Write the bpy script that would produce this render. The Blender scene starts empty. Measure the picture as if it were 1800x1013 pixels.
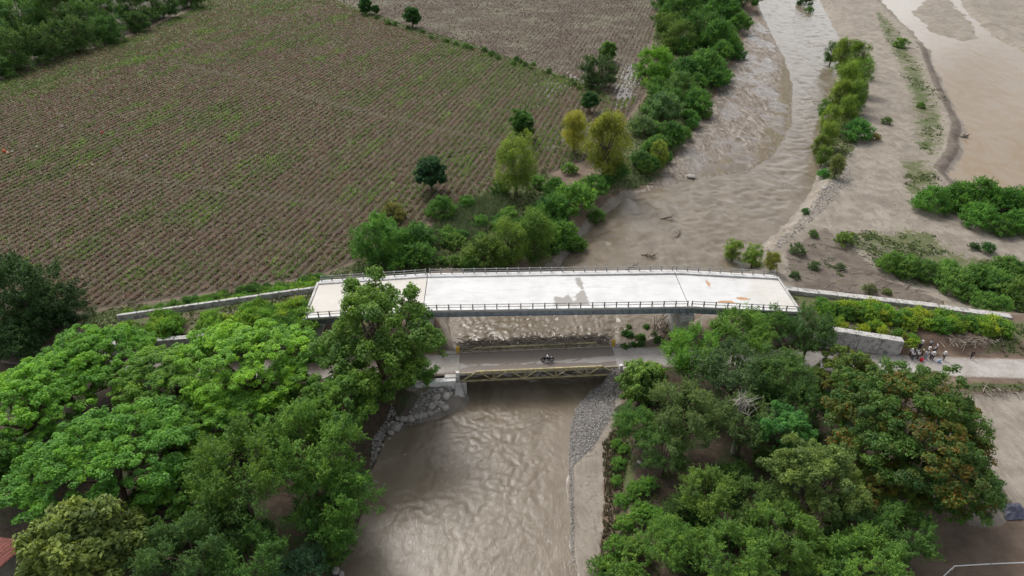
import bpy, bmesh, math
import numpy as np
from mathutils import Vector, Matrix

# ------------------------------------------------------------------ camera
SC = bpy.context.scene
COL = SC.collection
CAMH, PITCH, FPX = 68.0, math.radians(33.0), 1200.0
cam_d = bpy.data.cameras.new('camera')
cam_d.sensor_width = 36.0
cam_d.lens = 24.0
cam_d.clip_start = 0.5
cam_d.clip_end = 8000
cam = bpy.data.objects.new('camera', cam_d)
cam.location = (0, 0, CAMH)
cam.rotation_euler = (math.radians(90) - PITCH, 0, 0)
COL.objects.link(cam)
SC.camera = cam

# ------------------------------------------------------------------ overcast daylight
SUN_EL, SUN_AZ = math.radians(51), math.radians(-29)      # azimuth from +Y towards +X
w = bpy.data.worlds.new('World')
SC.world = w
w.use_nodes = True
wn = w.node_tree
wn.nodes.clear()
sky = wn.nodes.new('ShaderNodeTexSky')
sky.sky_type = 'NISHITA'
sky.sun_disc = False
sky.sun_elevation = SUN_EL
sky.sun_rotation = SUN_AZ
sky.air_density = 1.0
sky.dust_density = 4.0
hs = wn.nodes.new('ShaderNodeHueSaturation')              # cloud cover takes the blue out
hs.inputs['Saturation'].default_value = 0.30
bg = wn.nodes.new('ShaderNodeBackground')
bg.inputs['Strength'].default_value = 0.15
wo = wn.nodes.new('ShaderNodeOutputWorld')
wn.links.new(sky.outputs[0], hs.inputs['Color'])
tc = wn.nodes.new('ShaderNodeTexCoord')                   # broken cloud layer, the same all round
cl = wn.nodes.new('ShaderNodeTexNoise')
cl.inputs['Scale'].default_value = 3.2
cl.inputs['Detail'].default_value = 5
cr = wn.nodes.new('ShaderNodeMapRange')
cr.inputs[1].default_value, cr.inputs[2].default_value, cr.inputs[3].default_value, cr.inputs[4].default_value = .32, .68, .45, 1.6
vm = wn.nodes.new('ShaderNodeVectorMath')
vm.operation = 'SCALE'
wn.links.new(tc.outputs['Generated'], cl.inputs['Vector'])
wn.links.new(cl.outputs[0], cr.inputs[0])
wn.links.new(hs.outputs[0], vm.inputs[0])
wn.links.new(cr.outputs[0], vm.inputs['Scale'])
wn.links.new(vm.outputs[0], bg.inputs['Color'])
wn.links.new(bg.outputs[0], wo.inputs[0])

sun_d = bpy.data.lights.new('sun', 'SUN')
sun_d.energy = 1.25
sun_d.angle = math.radians(19)
sun_d.color = (1.0, 0.96, 0.9)
sun = bpy.data.objects.new('sun', sun_d)
sdir = Vector((math.sin(SUN_AZ) * math.cos(SUN_EL), math.cos(SUN_AZ) * math.cos(SUN_EL), math.sin(SUN_EL)))
sun.rotation_euler = (-sdir).to_track_quat('-Z', 'Y').to_euler()
sun.location = (0, 60, 120)
COL.objects.link(sun)

SC.view_settings.view_transform = 'Standard'
SC.view_settings.look = 'None'
SC.view_settings.gamma = 1
SC.view_settings.use_curve_mapping = False
SC.view_settings.exposure = 0.38
SC.cycles.max_bounces = 6
SC.cycles.transparent_max_bounces = 4
SC.cycles.diffuse_bounces = 4
SC.cycles.glossy_bounces = 3

# ------------------------------------------------------------------ helpers
rng = np.random.default_rng(11)
CP, SP = math.cos(PITCH), math.sin(PITCH)

def P(px, py, z):
    """point of the place at height z that lies under this bearing of the survey photograph"""
    x = (px - 900) / FPX
    y = -(py - 506.5) / FPX
    dy, dz = CP + y * SP, -SP + y * CP
    t = (z - CAMH) / dz
    return np.array((x * t, dy * t, z))

def depth(p):
    return p[1] * CP + (CAMH - p[2]) * SP

def PP(pts, z):
    return np.array([P(a, b, z)[:2] for a, b in pts])

def hash2(ix, iy, seed):
    h = (ix.astype(np.int64) * 374761393 + iy.astype(np.int64) * 668265263 + seed * 982451653) & 0xffffffff
    h = ((h ^ (h >> 13)) * 1274126177) & 0xffffffff
    return ((h ^ (h >> 16)) & 0xffffff) / float(0xffffff)

def vnoise(x, y, seed=0):
    x = np.asarray(x, float); y = np.asarray(y, float)
    ix, iy = np.floor(x), np.floor(y)
    fx, fy = x - ix, y - iy
    fx = fx * fx * fx * (fx * (fx * 6 - 15) + 10); fy = fy * fy * fy * (fy * (fy * 6 - 15) + 10)
    a, b = hash2(ix, iy, seed), hash2(ix + 1, iy, seed)
    c, d = hash2(ix, iy + 1, seed), hash2(ix + 1, iy + 1, seed)
    return (a * (1 - fx) + b * fx) * (1 - fy) + (c * (1 - fx) + d * fx) * fy

def fbm(x, y, seed=0, o=4):
    s, a, t = 0.0, 1.0, 0.0
    for i in range(o):
        s = s + a * vnoise(x * 2 ** i + i * 17.3, y * 2 ** i - i * 9.1, seed + i)
        t += a
        a *= 0.5
    return s / t

def sstep(a, b, x):
    t = np.clip((x - a) / (b - a), 0, 1)
    return t * t * (3 - 2 * t)

def sdf(poly, x, y):
    """signed distance to a polygon, negative inside"""
    x = np.asarray(x, float); y = np.asarray(y, float)
    d = np.full(x.shape, 1e18)
    ins = np.zeros(x.shape, bool)
    n = len(poly)
    for i in range(n):
        ax, ay = poly[i]; bx, by = poly[(i + 1) % n]
        ex, ey = bx - ax, by - ay
        t = np.clip(((x - ax) * ex + (y - ay) * ey) / (ex * ex + ey * ey + 1e-12), 0, 1)
        d = np.minimum(d, (x - ax - t * ex) ** 2 + (y - ay - t * ey) ** 2)
        if ay != by:
            c = ((ay > y) != (by > y)) & (x < (bx - ax) * (y - ay) / (by - ay) + ax)
            ins ^= c
    d = np.sqrt(d)
    return np.where(ins, -d, d)

def strip(pts, w):
    """a ribbon polygon of width w along a centre line"""
    pts = np.array(pts, float)
    tg = np.gradient(pts, axis=0)
    tg /= np.linalg.norm(tg, axis=1)[:, None]
    nn = np.stack([-tg[:, 1], tg[:, 0]], 1)
    return np.concatenate([pts + nn * w / 2, (pts - nn * w / 2)[::-1]])

# ---- node material helper
class NT:
    def __init__(s, name):
        s.m = bpy.data.materials.new(name)
        s.m.use_nodes = True
        s.t = s.m.node_tree
        s.t.nodes.clear()
        s.out = s.t.nodes.new('ShaderNodeOutputMaterial')
    def n(s, typ, ins=None, **props):
        nd = s.t.nodes.new('ShaderNode' + typ)
        for k, v in props.items():
            setattr(nd, k, v)
        for k, v in (ins or {}).items():
            sk = nd.inputs[k]
            if isinstance(v, bpy.types.NodeSocket):
                s.t.links.new(v, sk)
            elif v is not None:
                sk.default_value = v
        return nd
    def math(s, op, a, b=None, c=None, clamp=False):
        nd = s.n('Math', {0: a, 1: b, 2: c}, operation=op, use_clamp=clamp)
        return nd.outputs[0]
    def mix(s, f, a, b, blend='MIX'):
        nd = s.n('Mix', {0: f, 6: a, 7: b}, data_type='RGBA', blend_type=blend)
        return nd.outputs[2]
    def noise(s, scale, detail=4, rough=0.55, vec=None, dist=0.0):
        nd = s.n('TexNoise', {'Scale': scale, 'Detail': detail, 'Roughness': rough, 'Distortion': dist})
        if vec is not None:
            s.t.links.new(vec, nd.inputs['Vector'])
        return nd.outputs[0]
    def attr(s, name):
        return s.n('Attribute', attribute_name=name)
    def rng(s, v, a, b, c=0.0, d=1.0, smooth=True):
        nd = s.n('MapRange', {0: v, 1: a, 2: b, 3: c, 4: d}, interpolation_type='SMOOTHSTEP' if smooth else 'LINEAR')
        return nd.outputs[0]
    def pos(s):
        return s.n('NewGeometry').outputs['Position']
    def obj(s):
        return s.n('TexCoord').outputs['Object']
    def bump(s, h, st=0.5, d=0.1, nrm=None):
        nd = s.n('Bump', {'Height': h, 'Strength': st, 'Distance': d})
        if nrm is not None:
            s.t.links.new(nrm, nd.inputs['Normal'])
        return nd.outputs[0]
    def bsdf(s, col, rough=0.8, nrm=None, spec=0.3, metal=0.0, ior=None):
        nd = s.n('BsdfPrincipled', {'Base Color': col, 'Roughness': rough, 'Specular IOR Level': spec, 'Metallic': metal})
        if nrm is not None:
            s.t.links.new(nrm, nd.inputs['Normal'])
        if ior:
            nd.inputs['IOR'].default_value = ior
        s.t.links.new(nd.outputs[0], s.out.inputs[0])
        return nd

def C3(r, g, b):
    return (r, g, b, 1.0)

def simple_mat(name, col, rough=0.7, var=0.25, scale=2.0, bump=0.3, metal=0.0, spec=0.3):
    m = NT(name)
    p = m.obj()
    n1 = m.noise(scale, 6, 0.65, p)
    n2 = m.noise(scale * 7, 4, 0.6, p)
    f = m.math('ADD', m.math('MULTIPLY', n1, 0.65), m.math('MULTIPLY', n2, 0.35))
    f = m.rng(f, 0.35, 0.65)
    a = tuple(c * (1 - var) for c in col) + (1,)
    b = tuple(min(1, c * (1 + var * 0.6)) for c in col) + (1,)
    m.bsdf(m.mix(f, a, b), rough, m.bump(n2, bump, 0.02), spec, metal)
    return m.m

def objcol_mat(name, rough=0.8, var=0.3, scale=9.0):
    """cloth, paint: the colour comes from the object"""
    m = NT(name)
    c = m.n('ObjectInfo').outputs['Color']
    n1 = m.noise(scale, 4, 0.6, m.obj())
    v = m.rng(n1, 0.3, 0.7, 1 - var, 1.0)
    m.bsdf(m.mix(1.0, c, m.n('CombineColor', {0: v, 1: v, 2: v}).outputs[0], 'MULTIPLY'), rough)
    return m.m

# ---- mesh helpers
def mesh_np(name, v, f, mat=None, smooth=False):
    """v (n,3), f (m,k) with one k"""
    v = np.ascontiguousarray(v, np.float32); f = np.ascontiguousarray(f, np.int32)
    me = bpy.data.meshes.new(name)
    me.vertices.add(len(v)); me.vertices.foreach_set('co', v.ravel())
    k = f.shape[1]
    me.loops.add(f.size); me.loops.foreach_set('vertex_index', f.ravel())
    me.polygons.add(len(f))
    me.polygons.foreach_set('loop_start', np.arange(0, f.size, k, dtype=np.int32))
    me.polygons.foreach_set('loop_total', np.full(len(f), k, np.int32))
    if smooth:
        me.polygons.foreach_set('use_smooth', np.ones(len(f), bool))
    me.update(calc_edges=True)
    if mat:
        me.materials.append(mat)
    return me

def fattr(me, name, arr):
    a = me.attributes.new(name, 'FLOAT', 'POINT')
    a.data.foreach_set('value', np.ascontiguousarray(arr, np.float32).ravel())

def cattr(me, name, arr):
    a = me.attributes.new(name, 'FLOAT_COLOR', 'POINT')
    c = np.ones((len(arr), 4), np.float32); c[:, :3] = arr
    a.data.foreach_set('color', c.ravel())

def obj(name, me, parent=None, loc=None, rot=None, scale=None, label=None, cat=None, group=None, kind=None, color=None):
    o = bpy.data.objects.new(name, me)
    COL.objects.link(o)
    if parent is not None: o.parent = parent
    if loc is not None: o.location = loc
    if rot is not None: o.rotation_euler = rot
    if scale is not None: o.scale = (scale,) * 3 if np.isscalar(scale) else scale
    if label: o['label'] = label
    if cat: o['category'] = cat
    if group: o['group'] = group
    if kind: o['kind'] = kind
    if color is not None: o.color = tuple(color) + (1.0,)
    return o

class MB:
    """collects boxes, beams and tubes into one mesh"""
    def __init__(s):
        s.v, s.f = [], []
        s.n = 0
    def add(s, v, f):
        s.v.append(np.asarray(v, float)); s.f += [[i + s.n for i in q] for q in f]
        s.n += len(v)
        return s
    def hexa(s, v):
        return s.add(v, [(0, 3, 2, 1), (4, 5, 6, 7), (0, 1, 5, 4), (1, 2, 6, 5), (2, 3, 7, 6), (3, 0, 4, 7)])
    def box(s, x0, x1, y0, y1, z0, z1):
        return s.hexa([(x0, y0, z0), (x1, y0, z0), (x1, y1, z0), (x0, y1, z0), (x0, y0, z1), (x1, y0, z1), (x1, y1, z1), (x0, y1, z1)])
    def beam(s, p, q, w, h, up=(0, 0, 1)):
        p, q = np.array(p, float), np.array(q, float)
        d = q - p; d /= np.linalg.norm(d)
        sd = np.cross(d, up)
        if np.linalg.norm(sd) < 1e-4: sd = np.cross(d, (0, 1, 0))
        sd /= np.linalg.norm(sd)
        u = np.cross(sd, d)
        a, b = sd * w / 2, u * h / 2
        return s.hexa([p - a - b, p + a - b, q + a - b, q - a - b, p - a + b, p + a + b, q + a + b, q - a + b])
    def tube(s, pts, rad, n=6, cap=True):
        pts = np.array(pts, float); m = len(pts)
        rad = np.broadcast_to(rad, (m,))
        tg = np.gradient(pts, axis=0)
        vs = []
        ref = np.array((0.31, 0.17, 0.93))
        for i in range(m):
            d = tg[i] / (np.linalg.norm(tg[i]) + 1e-9)
            a = np.cross(d, ref)
            if np.linalg.norm(a) < 1e-3: a = np.cross(d, (1, 0, 0))
            a /= np.linalg.norm(a)
            b = np.cross(d, a)
            for k in range(n):
                t = 2 * math.pi * k / n
                vs.append(pts[i] + rad[i] * (a * math.cos(t) + b * math.sin(t)))
        fs = [(i * n + k, i * n + (k + 1) % n, (i + 1) * n + (k + 1) % n, (i + 1) * n + k) for i in range(m - 1) for k in range(n)]
        if cap:
            fs += [tuple(range(n))[::-1], tuple(range((m - 1) * n, m * n))]
        return s.add(vs, fs)
    def mesh(s, name, mat=None, smooth=False, bevel=0.0):
        me = bpy.data.meshes.new(name)
        me.from_pydata([tuple(p) for a in s.v for p in a], [], s.f)
        if bevel:
            bm = bmesh.new(); bm.from_mesh(me)
            bmesh.ops.bevel(bm, geom=list(bm.edges), offset=bevel, segments=1, affect='EDGES', clamp_overlap=True)
            bm.to_mesh(me); bm.free()
        if smooth:
            me.polygons.foreach_set('use_smooth', np.ones(len(me.polygons), bool))
        if mat: me.materials.append(mat)
        me.update()
        return me

def rock_mesh(name, seed, mat, sub=2, amp=0.35, flat=0.75):
    bm = bmesh.new()
    bmesh.ops.create_icosphere(bm, subdivisions=sub, radius=1.0)
    r = np.random.default_rng(seed)
    k = r.normal(size=(7, 3)); k /= np.linalg.norm(k, axis=1)[:, None]
    h = r.uniform(0.55, 0.95, 7)
    for v in bm.verts:
        p = np.array(v.co)
        for kk, hh in zip(k, h):                      # chop with planes: angular boulder
            d = p @ kk
            if d > hh: p = p - kk * (d - hh) * 0.85
        p = p * (1 + amp * 0.2 * (r.random() - 0.5))
        v.co = (p[0], p[1], p[2] * flat)
    me = bpy.data.meshes.new(name)
    bm.to_mesh(me); bm.free()
    me.materials.append(mat)
    return me

# ------------------------------------------------------------------ lie of the land
WATER, POND = -4.0, -2.8
RIVER = PP([(560, 1150), (590, 1013), (640, 900), (655, 820), (682, 765), (740, 712), (806, 682), (803, 640), (796, 600), (786, 565), (800, 530),
            (930, 500), (985, 468), (1008, 432), (1050, 388), (1102, 346), (1200, 322), (1318, 300), (1362, 272), (1392, 222), (1394, 150), (1378, 100), (1352, 50),
            (1328, 0), (1300, -70), (1420, -70), (1440, 0), (1478, 72), (1468, 150), (1446, 220), (1440, 300), (1425, 335), (1390, 385), (1345, 428), (1312, 470),
            (1240, 530), (1185, 572), (1150, 592), (1085, 618), (1068, 660), (1040, 684), (1010, 712), (999, 760), (998, 850), (1000, 950), (1014, 1013), (1030, 1150)], WATER)
MUDBAR = PP([(1322, 20), (1352, 52), (1378, 104), (1394, 150), (1392, 222), (1362, 272), (1318, 300), (1200, 322), (1120, 340), (1180, 285), (1222, 225), (1262, 160), (1300, 90)], -3.8)
NEARBAR = PP([(1068, 658), (1092, 665), (1092, 715), (1068, 775), (1060, 850), (1058, 940), (1050, 1013), (1055, 1150), (1030, 1150), (1014, 1013), (1000, 950), (998, 850), (999, 760), (1010, 712), (1040, 684)], -3.8)
LEFTEDGE = PP([(655, 830), (660, 790), (690, 735), (760, 680), (806, 672), (806, 682), (740, 712), (682, 765), (655, 820)], -3.5)
WINGFILL = np.array([(-22.0, 81.5), (-10.2, 79.8), (-9.6, 79.0), (-12, 77.8), (-15, 76.6), (-22, 75.5)])
FLOOD = PP([(1190, 590), (1300, 545), (1390, 530), (1650, 555), (1790, 572), (2400, 620), (2600, -90), (1440, -90), (1440, 0), (1478, 72), (1446, 220), (1430, 330), (1345, 428)], -2.0)
PONDP = PP([(1500, -70), (1545, 0), (1590, 45), (1632, 88), (1658, 150), (1696, 225), (1690, 275), (1668, 305), (1690, 330), (1800, 345), (2100, 345), (2300, 200), (2000, 150), (1800, 92), (1745, 62), (1702, 22), (1672, -20), (1640, -70)], POND)
ISLE = PP([(1610, 20), (1650, -10), (1690, 30), (1712, 66), (1690, 70), (1650, 60)], POND)
FIELD = PP([(140, 548), (330, 520), (560, 484), (640, 452), (745, 400), (760, 372), (850, 350), (960, 308), (1030, 282), (1096, 215), (1132, 165), (1136, 110), (1150, 50), (1165, 0), (1190, -70),
            (420, -70), (330, 20), (220, 68), (80, 112), (0, 142), (-260, 210), (-300, 640), (0, 585)], -0.8)
FIELD2 = PP([(560, -70), (600, 5), (720, 52), (820, 78), (930, 110), (1030, 150), (1075, 172), (1132, 165), (1136, 110), (1165, 0), (1190, -70)], -0.8)
TRACK = PP([(1470, -60), (1480, 20), (1520, 90), (1528, 180), (1505, 270), (1470, 340), (1500, 400), (1580, 385), (1700, 425), (1810, 470), (1810, 430), (1700, 390), (1590, 350), (1562, 300), (1580, 220), (1565, 130), (1545, 60), (1530, 0), (1510, -60)], -2.0)
ROADL = strip([(-8.4, 83.1), (-20, 82.3), (-35, 81.6), (-52, 82.2), (-75, 85), (-110, 92), (-180, 110)], 5.4)
ROADR = strip([(16.0, 84.8), (30, 84.7), (45, 84.0), (70, 82.2), (90, 81.2), (150, 78), (260, 70)], 5.5)
APPR = np.array([(45.3, 99.9), (60, 98.2), (73, 96.2), (92, 93.6), (92, 88), (64, 85.6), (60, 86.2), (47, 88.4)])
APPL = np.array([(-33, 98.7), (-50, 96.2), (-66, 93.4), (-80, 90.5), (-80, 86), (-66, 86.8), (-33, 87.9)])
YARD = PP([(1700, 690), (1830, 690), (1900, 1100), (1640, 1100), (1660, 960), (1740, 880)], -0.5)

def ground_z(x, y, detail=True):
    x = np.atleast_1d(np.asarray(x, float)); y = np.atleast_1d(np.asarray(y, float))
    near = (np.abs(x) < 420) & (y > 0) & (y < 560)
    zo = np.full(x.shape, -0.8)
    if not near.any(): return zo
    X, Y = x[near], y[near]
    z = np.full(X.shape, -0.8)
    z += (fbm(X * 0.05, Y * 0.05, 3) - 0.5) * 0.5
    k = 1 - sstep(0, 5, sdf(FLOOD, X, Y))
    z = z * (1 - k) + (-2.0 + (fbm(X * .08, Y * .08, 9) - .5) * 0.9) * k
    dp = sdf(PONDP, X, Y) + (fbm(X * .15, Y * .15, 21) - .5) * 3
    z = np.where(dp > 0, POND + (z - POND + 0.7 * np.exp(-((dp - 3) / 2.5) ** 2)) * sstep(0, 3.0, dp), POND - 0.8 * sstep(0, 4, -dp))
    di = sdf(ISLE, X, Y) + (fbm(X * .12, Y * .12, 22) - .5) * 6
    z = np.maximum(z, POND + 0.35 - 0.5 * sstep(-2, 4, di))
    for bar, zz, wd in ((MUDBAR, -3.72, 5), (NEARBAR, -3.65, 4.5), (LEFTEDGE, -3.0, 3)):
        k = 1 - sstep(0, wd, sdf(bar, X, Y))
        z = z * (1 - k) + (zz + (fbm(X * .35, Y * .35, 5) - .5) * 0.35) * k
    d0 = sdf(RIVER, X, Y)
    d = d0 + (fbm(X * .3, Y * .3, 31) - .5) * 1.6
    wd = 4.0
    z = np.where(d > 0, WATER + (z - WATER) * sstep(-0.4, wd, d), WATER - 1.5 * sstep(0.0, 3, -d) - 0.02)
    z = np.maximum(z, -1.0 - .9 * np.clip(sdf(WINGFILL, X, Y) + .4, 0, 9) + (fbm(X * .8, Y * .8, 91) - .5) * .5)
    away = sstep(0.3, 2.2, d0)
    k = 1 - sstep(-0.5, 0.5, sdf(APPR, X, Y)); soft = (1 - sstep(0, 7, sdf(APPR, X, Y))) * sstep(60, 66, X)
    k = np.maximum(k, soft)
    z = z * (1 - k) + np.clip(3.0 - (X - 45) * 0.055, 0, 5) * k
    k = 1 - sstep(-0.6, 0.6, sdf(APPL, X, Y)); soft = (1 - sstep(0, 6, sdf(APPL, X, Y))) * sstep(-60, -68, X)
    k = np.maximum(k, soft)
    z = z * (1 - k) + np.clip(3.5 + (X + 33) * 0.075, 0.2, 5) * k
    for r in (ROADL, ROADR):
        k = (1 - sstep(0.3, 3.2, sdf(r, X, Y))) * away
        z = z * (1 - k) - 0.06 * k
    if detail:
        z += (fbm(X * .7, Y * .7, 41) - .5) * 0.22 * sstep(0.5, 3, d0) * sstep(0.0, 2, np.minimum(sdf(ROADL, X, Y), sdf(ROADR, X, Y)))
    zo[near] = z
    return zo


def axis(lo, hi, step, grow, end_lo, end_hi):
    c = list(np.arange(lo, hi + 1e-6, step))
    s, v = step, c[-1]
    while v < end_hi:
        s *= grow if v < 480 else 1.35
        v += s; c.append(v)
    s, v = step, c[0]
    pre = []
    while v > end_lo:
        s *= grow if v > -330 else 1.35
        v -= s; pre.append(v)
    return np.array(pre[::-1] + c)

def grid(xs, ys):
    X, Y = np.meshgrid(xs, ys)
    nx, ny = len(xs), len(ys)
    i = np.arange(nx * ny).reshape(ny, nx)
    f = np.stack([i[:-1, :-1], i[:-1, 1:], i[1:, 1:], i[1:, :-1]], -1).reshape(-1, 4)
    return X.ravel(), Y.ravel(), f

GX, GY, GF = grid(axis(-72, 100, 0.62, 1.012, -3500, 3500), axis(36, 128, 0.62, 1.007, -900, 4200))
GZ = ground_z(GX, GY)

UX, UY = np.unique(GX), np.unique(GY)
GZ2 = GZ.reshape(len(UY), len(UX))
def gz(x, y):
    i = min(max(int(np.searchsorted(UX, x)) - 1, 0), len(UX) - 2); j = min(max(int(np.searchsorted(UY, y)) - 1, 0), len(UY) - 2)
    a = (x - UX[i]) / (UX[i + 1] - UX[i]); b = (y - UY[j]) / (UY[j + 1] - UY[j])
    return float((GZ2[j, i] * (1 - a) + GZ2[j, i + 1] * a) * (1 - b) + (GZ2[j + 1, i] * (1 - a) + GZ2[j + 1, i + 1] * a) * b)

def inside(poly, x, y, soft=1.5):
    return 1 - sstep(-soft, soft, sdf(poly, x, y))

# masks of what covers the land
m_field = inside(FIELD, GX, GY, 1.2)
m_field2 = inside(FIELD2, GX, GY, 1.0)
dR = sdf(RIVER, GX, GY)
m_flood = inside(FLOOD, GX, GY, 5)
m_bar = np.maximum(inside(MUDBAR, GX, GY, 2.5), np.maximum(inside(NEARBAR, GX, GY, 1.5), inside(ISLE, GX, GY, 3)))
m_track = inside(TRACK, GX, GY, 3)
m_sand = np.clip(np.maximum(m_flood * 0.9, m_bar), 0, 1)
m_sand = np.maximum(m_sand, 1 - sstep(0, 3, dR))
m_sand = np.maximum(m_sand, m_track)
m_sand = np.maximum(m_sand, .85 * inside(PP([(1700, 690), (1840, 686), (1840, 880), (1770, 920), (1730, 930), (1690, 920), (1730, 860), (1735, 780)], -.5), GX, GY, 1.5))
m_sand = np.maximum(m_sand, inside(PONDP, GX, GY, 3))
GREENS = [(inside(PP(q, zz), GX, GY, s), a) for q, zz, s, a in (
    ([(1520, 0), (1575, 40), (1612, 95), (1655, 170), (1672, 240), (1650, 300), (1600, 260), (1590, 170), (1572, 110), (1535, 50)], -2, 6, .66),
    ([(1570, 270), (1640, 280), (1660, 320), (1660, 360), (1570, 340)], -2, 6, .68),
    ([(1440, 400), (1640, 395), (1700, 440), (1810, 470), (1810, 560), (1660, 520), (1560, 490), (1490, 440)], -2, 6, .66),
    ([(1590, 360), (1700, 380), (1810, 425), (1810, 330), (1640, 330)], -2, 5, .9),
    ([(1430, 300), (1450, 120), (1480, 70), (1530, 110), (1530, 250), (1490, 300), (1470, 330)], -2, 4, .75),
    ([(1060, 770), (1110, 720), (1180, 740), (1220, 860), (1200, 1100), (1060, 1100), (1080, 900)], -1.5, 2.5, .72),
    ([(740, 420), (800, 350), (960, 300), (1010, 330), (980, 450), (860, 480), (750, 480)], -1, 3, .8),
    ([(1020, 270), (1100, 215), (1140, 160), (1140, 100), (1170, -70), (1330, -70), (1300, 60), (1240, 190), (1160, 300), (1080, 340)], -1, 3, .85),
    ([(130, 550), (330, 522), (560, 486), (640, 452), (740, 402), (760, 480), (560, 505), (300, 555), (150, 600)], -.8, 2, .85),
    ([(-260, 215), (0, 142), (80, 112), (220, 68), (330, 20), (420, -70), (560, -70), (600, 3), (480, 30), (300, 90), (160, 140), (0, 190), (-260, 280)], -.8, 5, .8),
    ([(590, 0), (720, 46), (820, 74), (1030, 146), (1075, 168), (1070, 178), (1020, 158), (810, 86), (715, 58), (590, 12)], -.8, 1.2, .85),
    ([(1700, 672), (1830, 672), (1830, 684), (1700, 688)], -.3, .8, .8),
    ([(1660, 560), (1810, 575), (1810, 630), (1720, 620), (1640, 600)], .5, 2, .6))]
m_grass = np.zeros(len(GX))
for a, b in GREENS: m_grass = np.maximum(m_grass, a * b)
m_grass = np.maximum(m_grass, np.maximum(inside(APPR, GX, GY, 1), inside(APPL, GX, GY, 1)) * 0.62)
m_grass = np.where((GY > 480) | (np.abs(GX) > 330), np.maximum(m_grass, .6), m_grass)
m_grass = np.maximum(m_grass, .34 * m_flood * (1 - m_track) * (sdf(PONDP, GX, GY) > 1))
m_grass *= sstep(0.8, 2.5, dR) * (1 - 0.9 * m_track)
m_dirt = inside(PP([(1600, 578), (1670, 572), (1735, 596), (1725, 618), (1600, 616)], .3), GX, GY, 1.2)
m_grass *= 1 - m_dirt
m_grass *= sstep(-0.2, 1.2, np.minimum(sdf(ROADL, GX, GY), sdf(ROADR, GX, GY)))
m_ochre = np.maximum(inside(PP([(1372, 70), (1396, 140), (1392, 230), (1362, 272), (1322, 298), (1330, 250), (1362, 190), (1372, 120)], -3.7), GX, GY, 2.5), inside(PP([(1215, 312), (1250, 285), (1310, 262), (1316, 296), (1250, 312)], -3.7), GX, GY, 3)) * .8
m_gravel = np.maximum(inside(PP([(1068, 660), (1090, 690), (1075, 740), (1040, 790), (1010, 815), (996, 780), (1008, 712), (1040, 684)], -3.7), GX, GY, .7),
                      np.maximum(inside(PP([(1340, 440), (1400, 395), (1440, 330), (1470, 300), (1500, 290), (1490, 330), (1420, 390), (1370, 440), (1330, 470)], -2.4), GX, GY, 4) * .6,
                                 inside(MUDBAR, GX, GY, 3) * 0.25))
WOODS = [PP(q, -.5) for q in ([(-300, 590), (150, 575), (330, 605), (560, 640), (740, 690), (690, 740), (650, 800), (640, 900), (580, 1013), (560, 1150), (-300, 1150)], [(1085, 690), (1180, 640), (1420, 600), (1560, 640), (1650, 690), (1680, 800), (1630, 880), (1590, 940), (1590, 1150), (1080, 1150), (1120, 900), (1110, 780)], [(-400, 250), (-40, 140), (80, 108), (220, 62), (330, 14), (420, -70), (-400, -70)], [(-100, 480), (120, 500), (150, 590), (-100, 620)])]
m_shade_litter = np.maximum.reduce([inside(q, GX, GY, 2.5) for q in WOODS])
m_mud = np.maximum.reduce([inside(NEARBAR, GX, GY, 1) * .42, inside(PP([(1380, 440), (1450, 400), (1500, 440), (1560, 490), (1660, 530), (1640, 550), (1400, 520)], -2), GX, GY, 4), np.maximum(inside(YARD, GX, GY, 2) * .3, np.exp(-((sdf(PONDP, GX, GY) - 2.5) / 2.2) ** 2) * .8 * (GX < 170))])
m_wet = np.maximum.reduce([(1 - sstep(-.3, 1.2, dR)) * .7, inside(MUDBAR, GX, GY, 4) * fbm(GX * .16, GY * .06, 77) * 1.15,
    inside(PP([(770, 380), (850, 320), (960, 270), (1000, 262), (1080, 210), (1060, 180), (980, 240), (900, 290), (830, 320), (760, 362)], -.8), GX, GY, 4) * .9,
    inside(PP([(920, 150), (1000, 125), (1040, 145), (960, 200)], -.8), GX, GY, 5) * .82,
    inside(PP([(1060, 215), (1125, 180), (1128, 110), (1090, 115), (1085, 150), (1066, 180)], -.8), GX, GY, 4) * .95])

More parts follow.
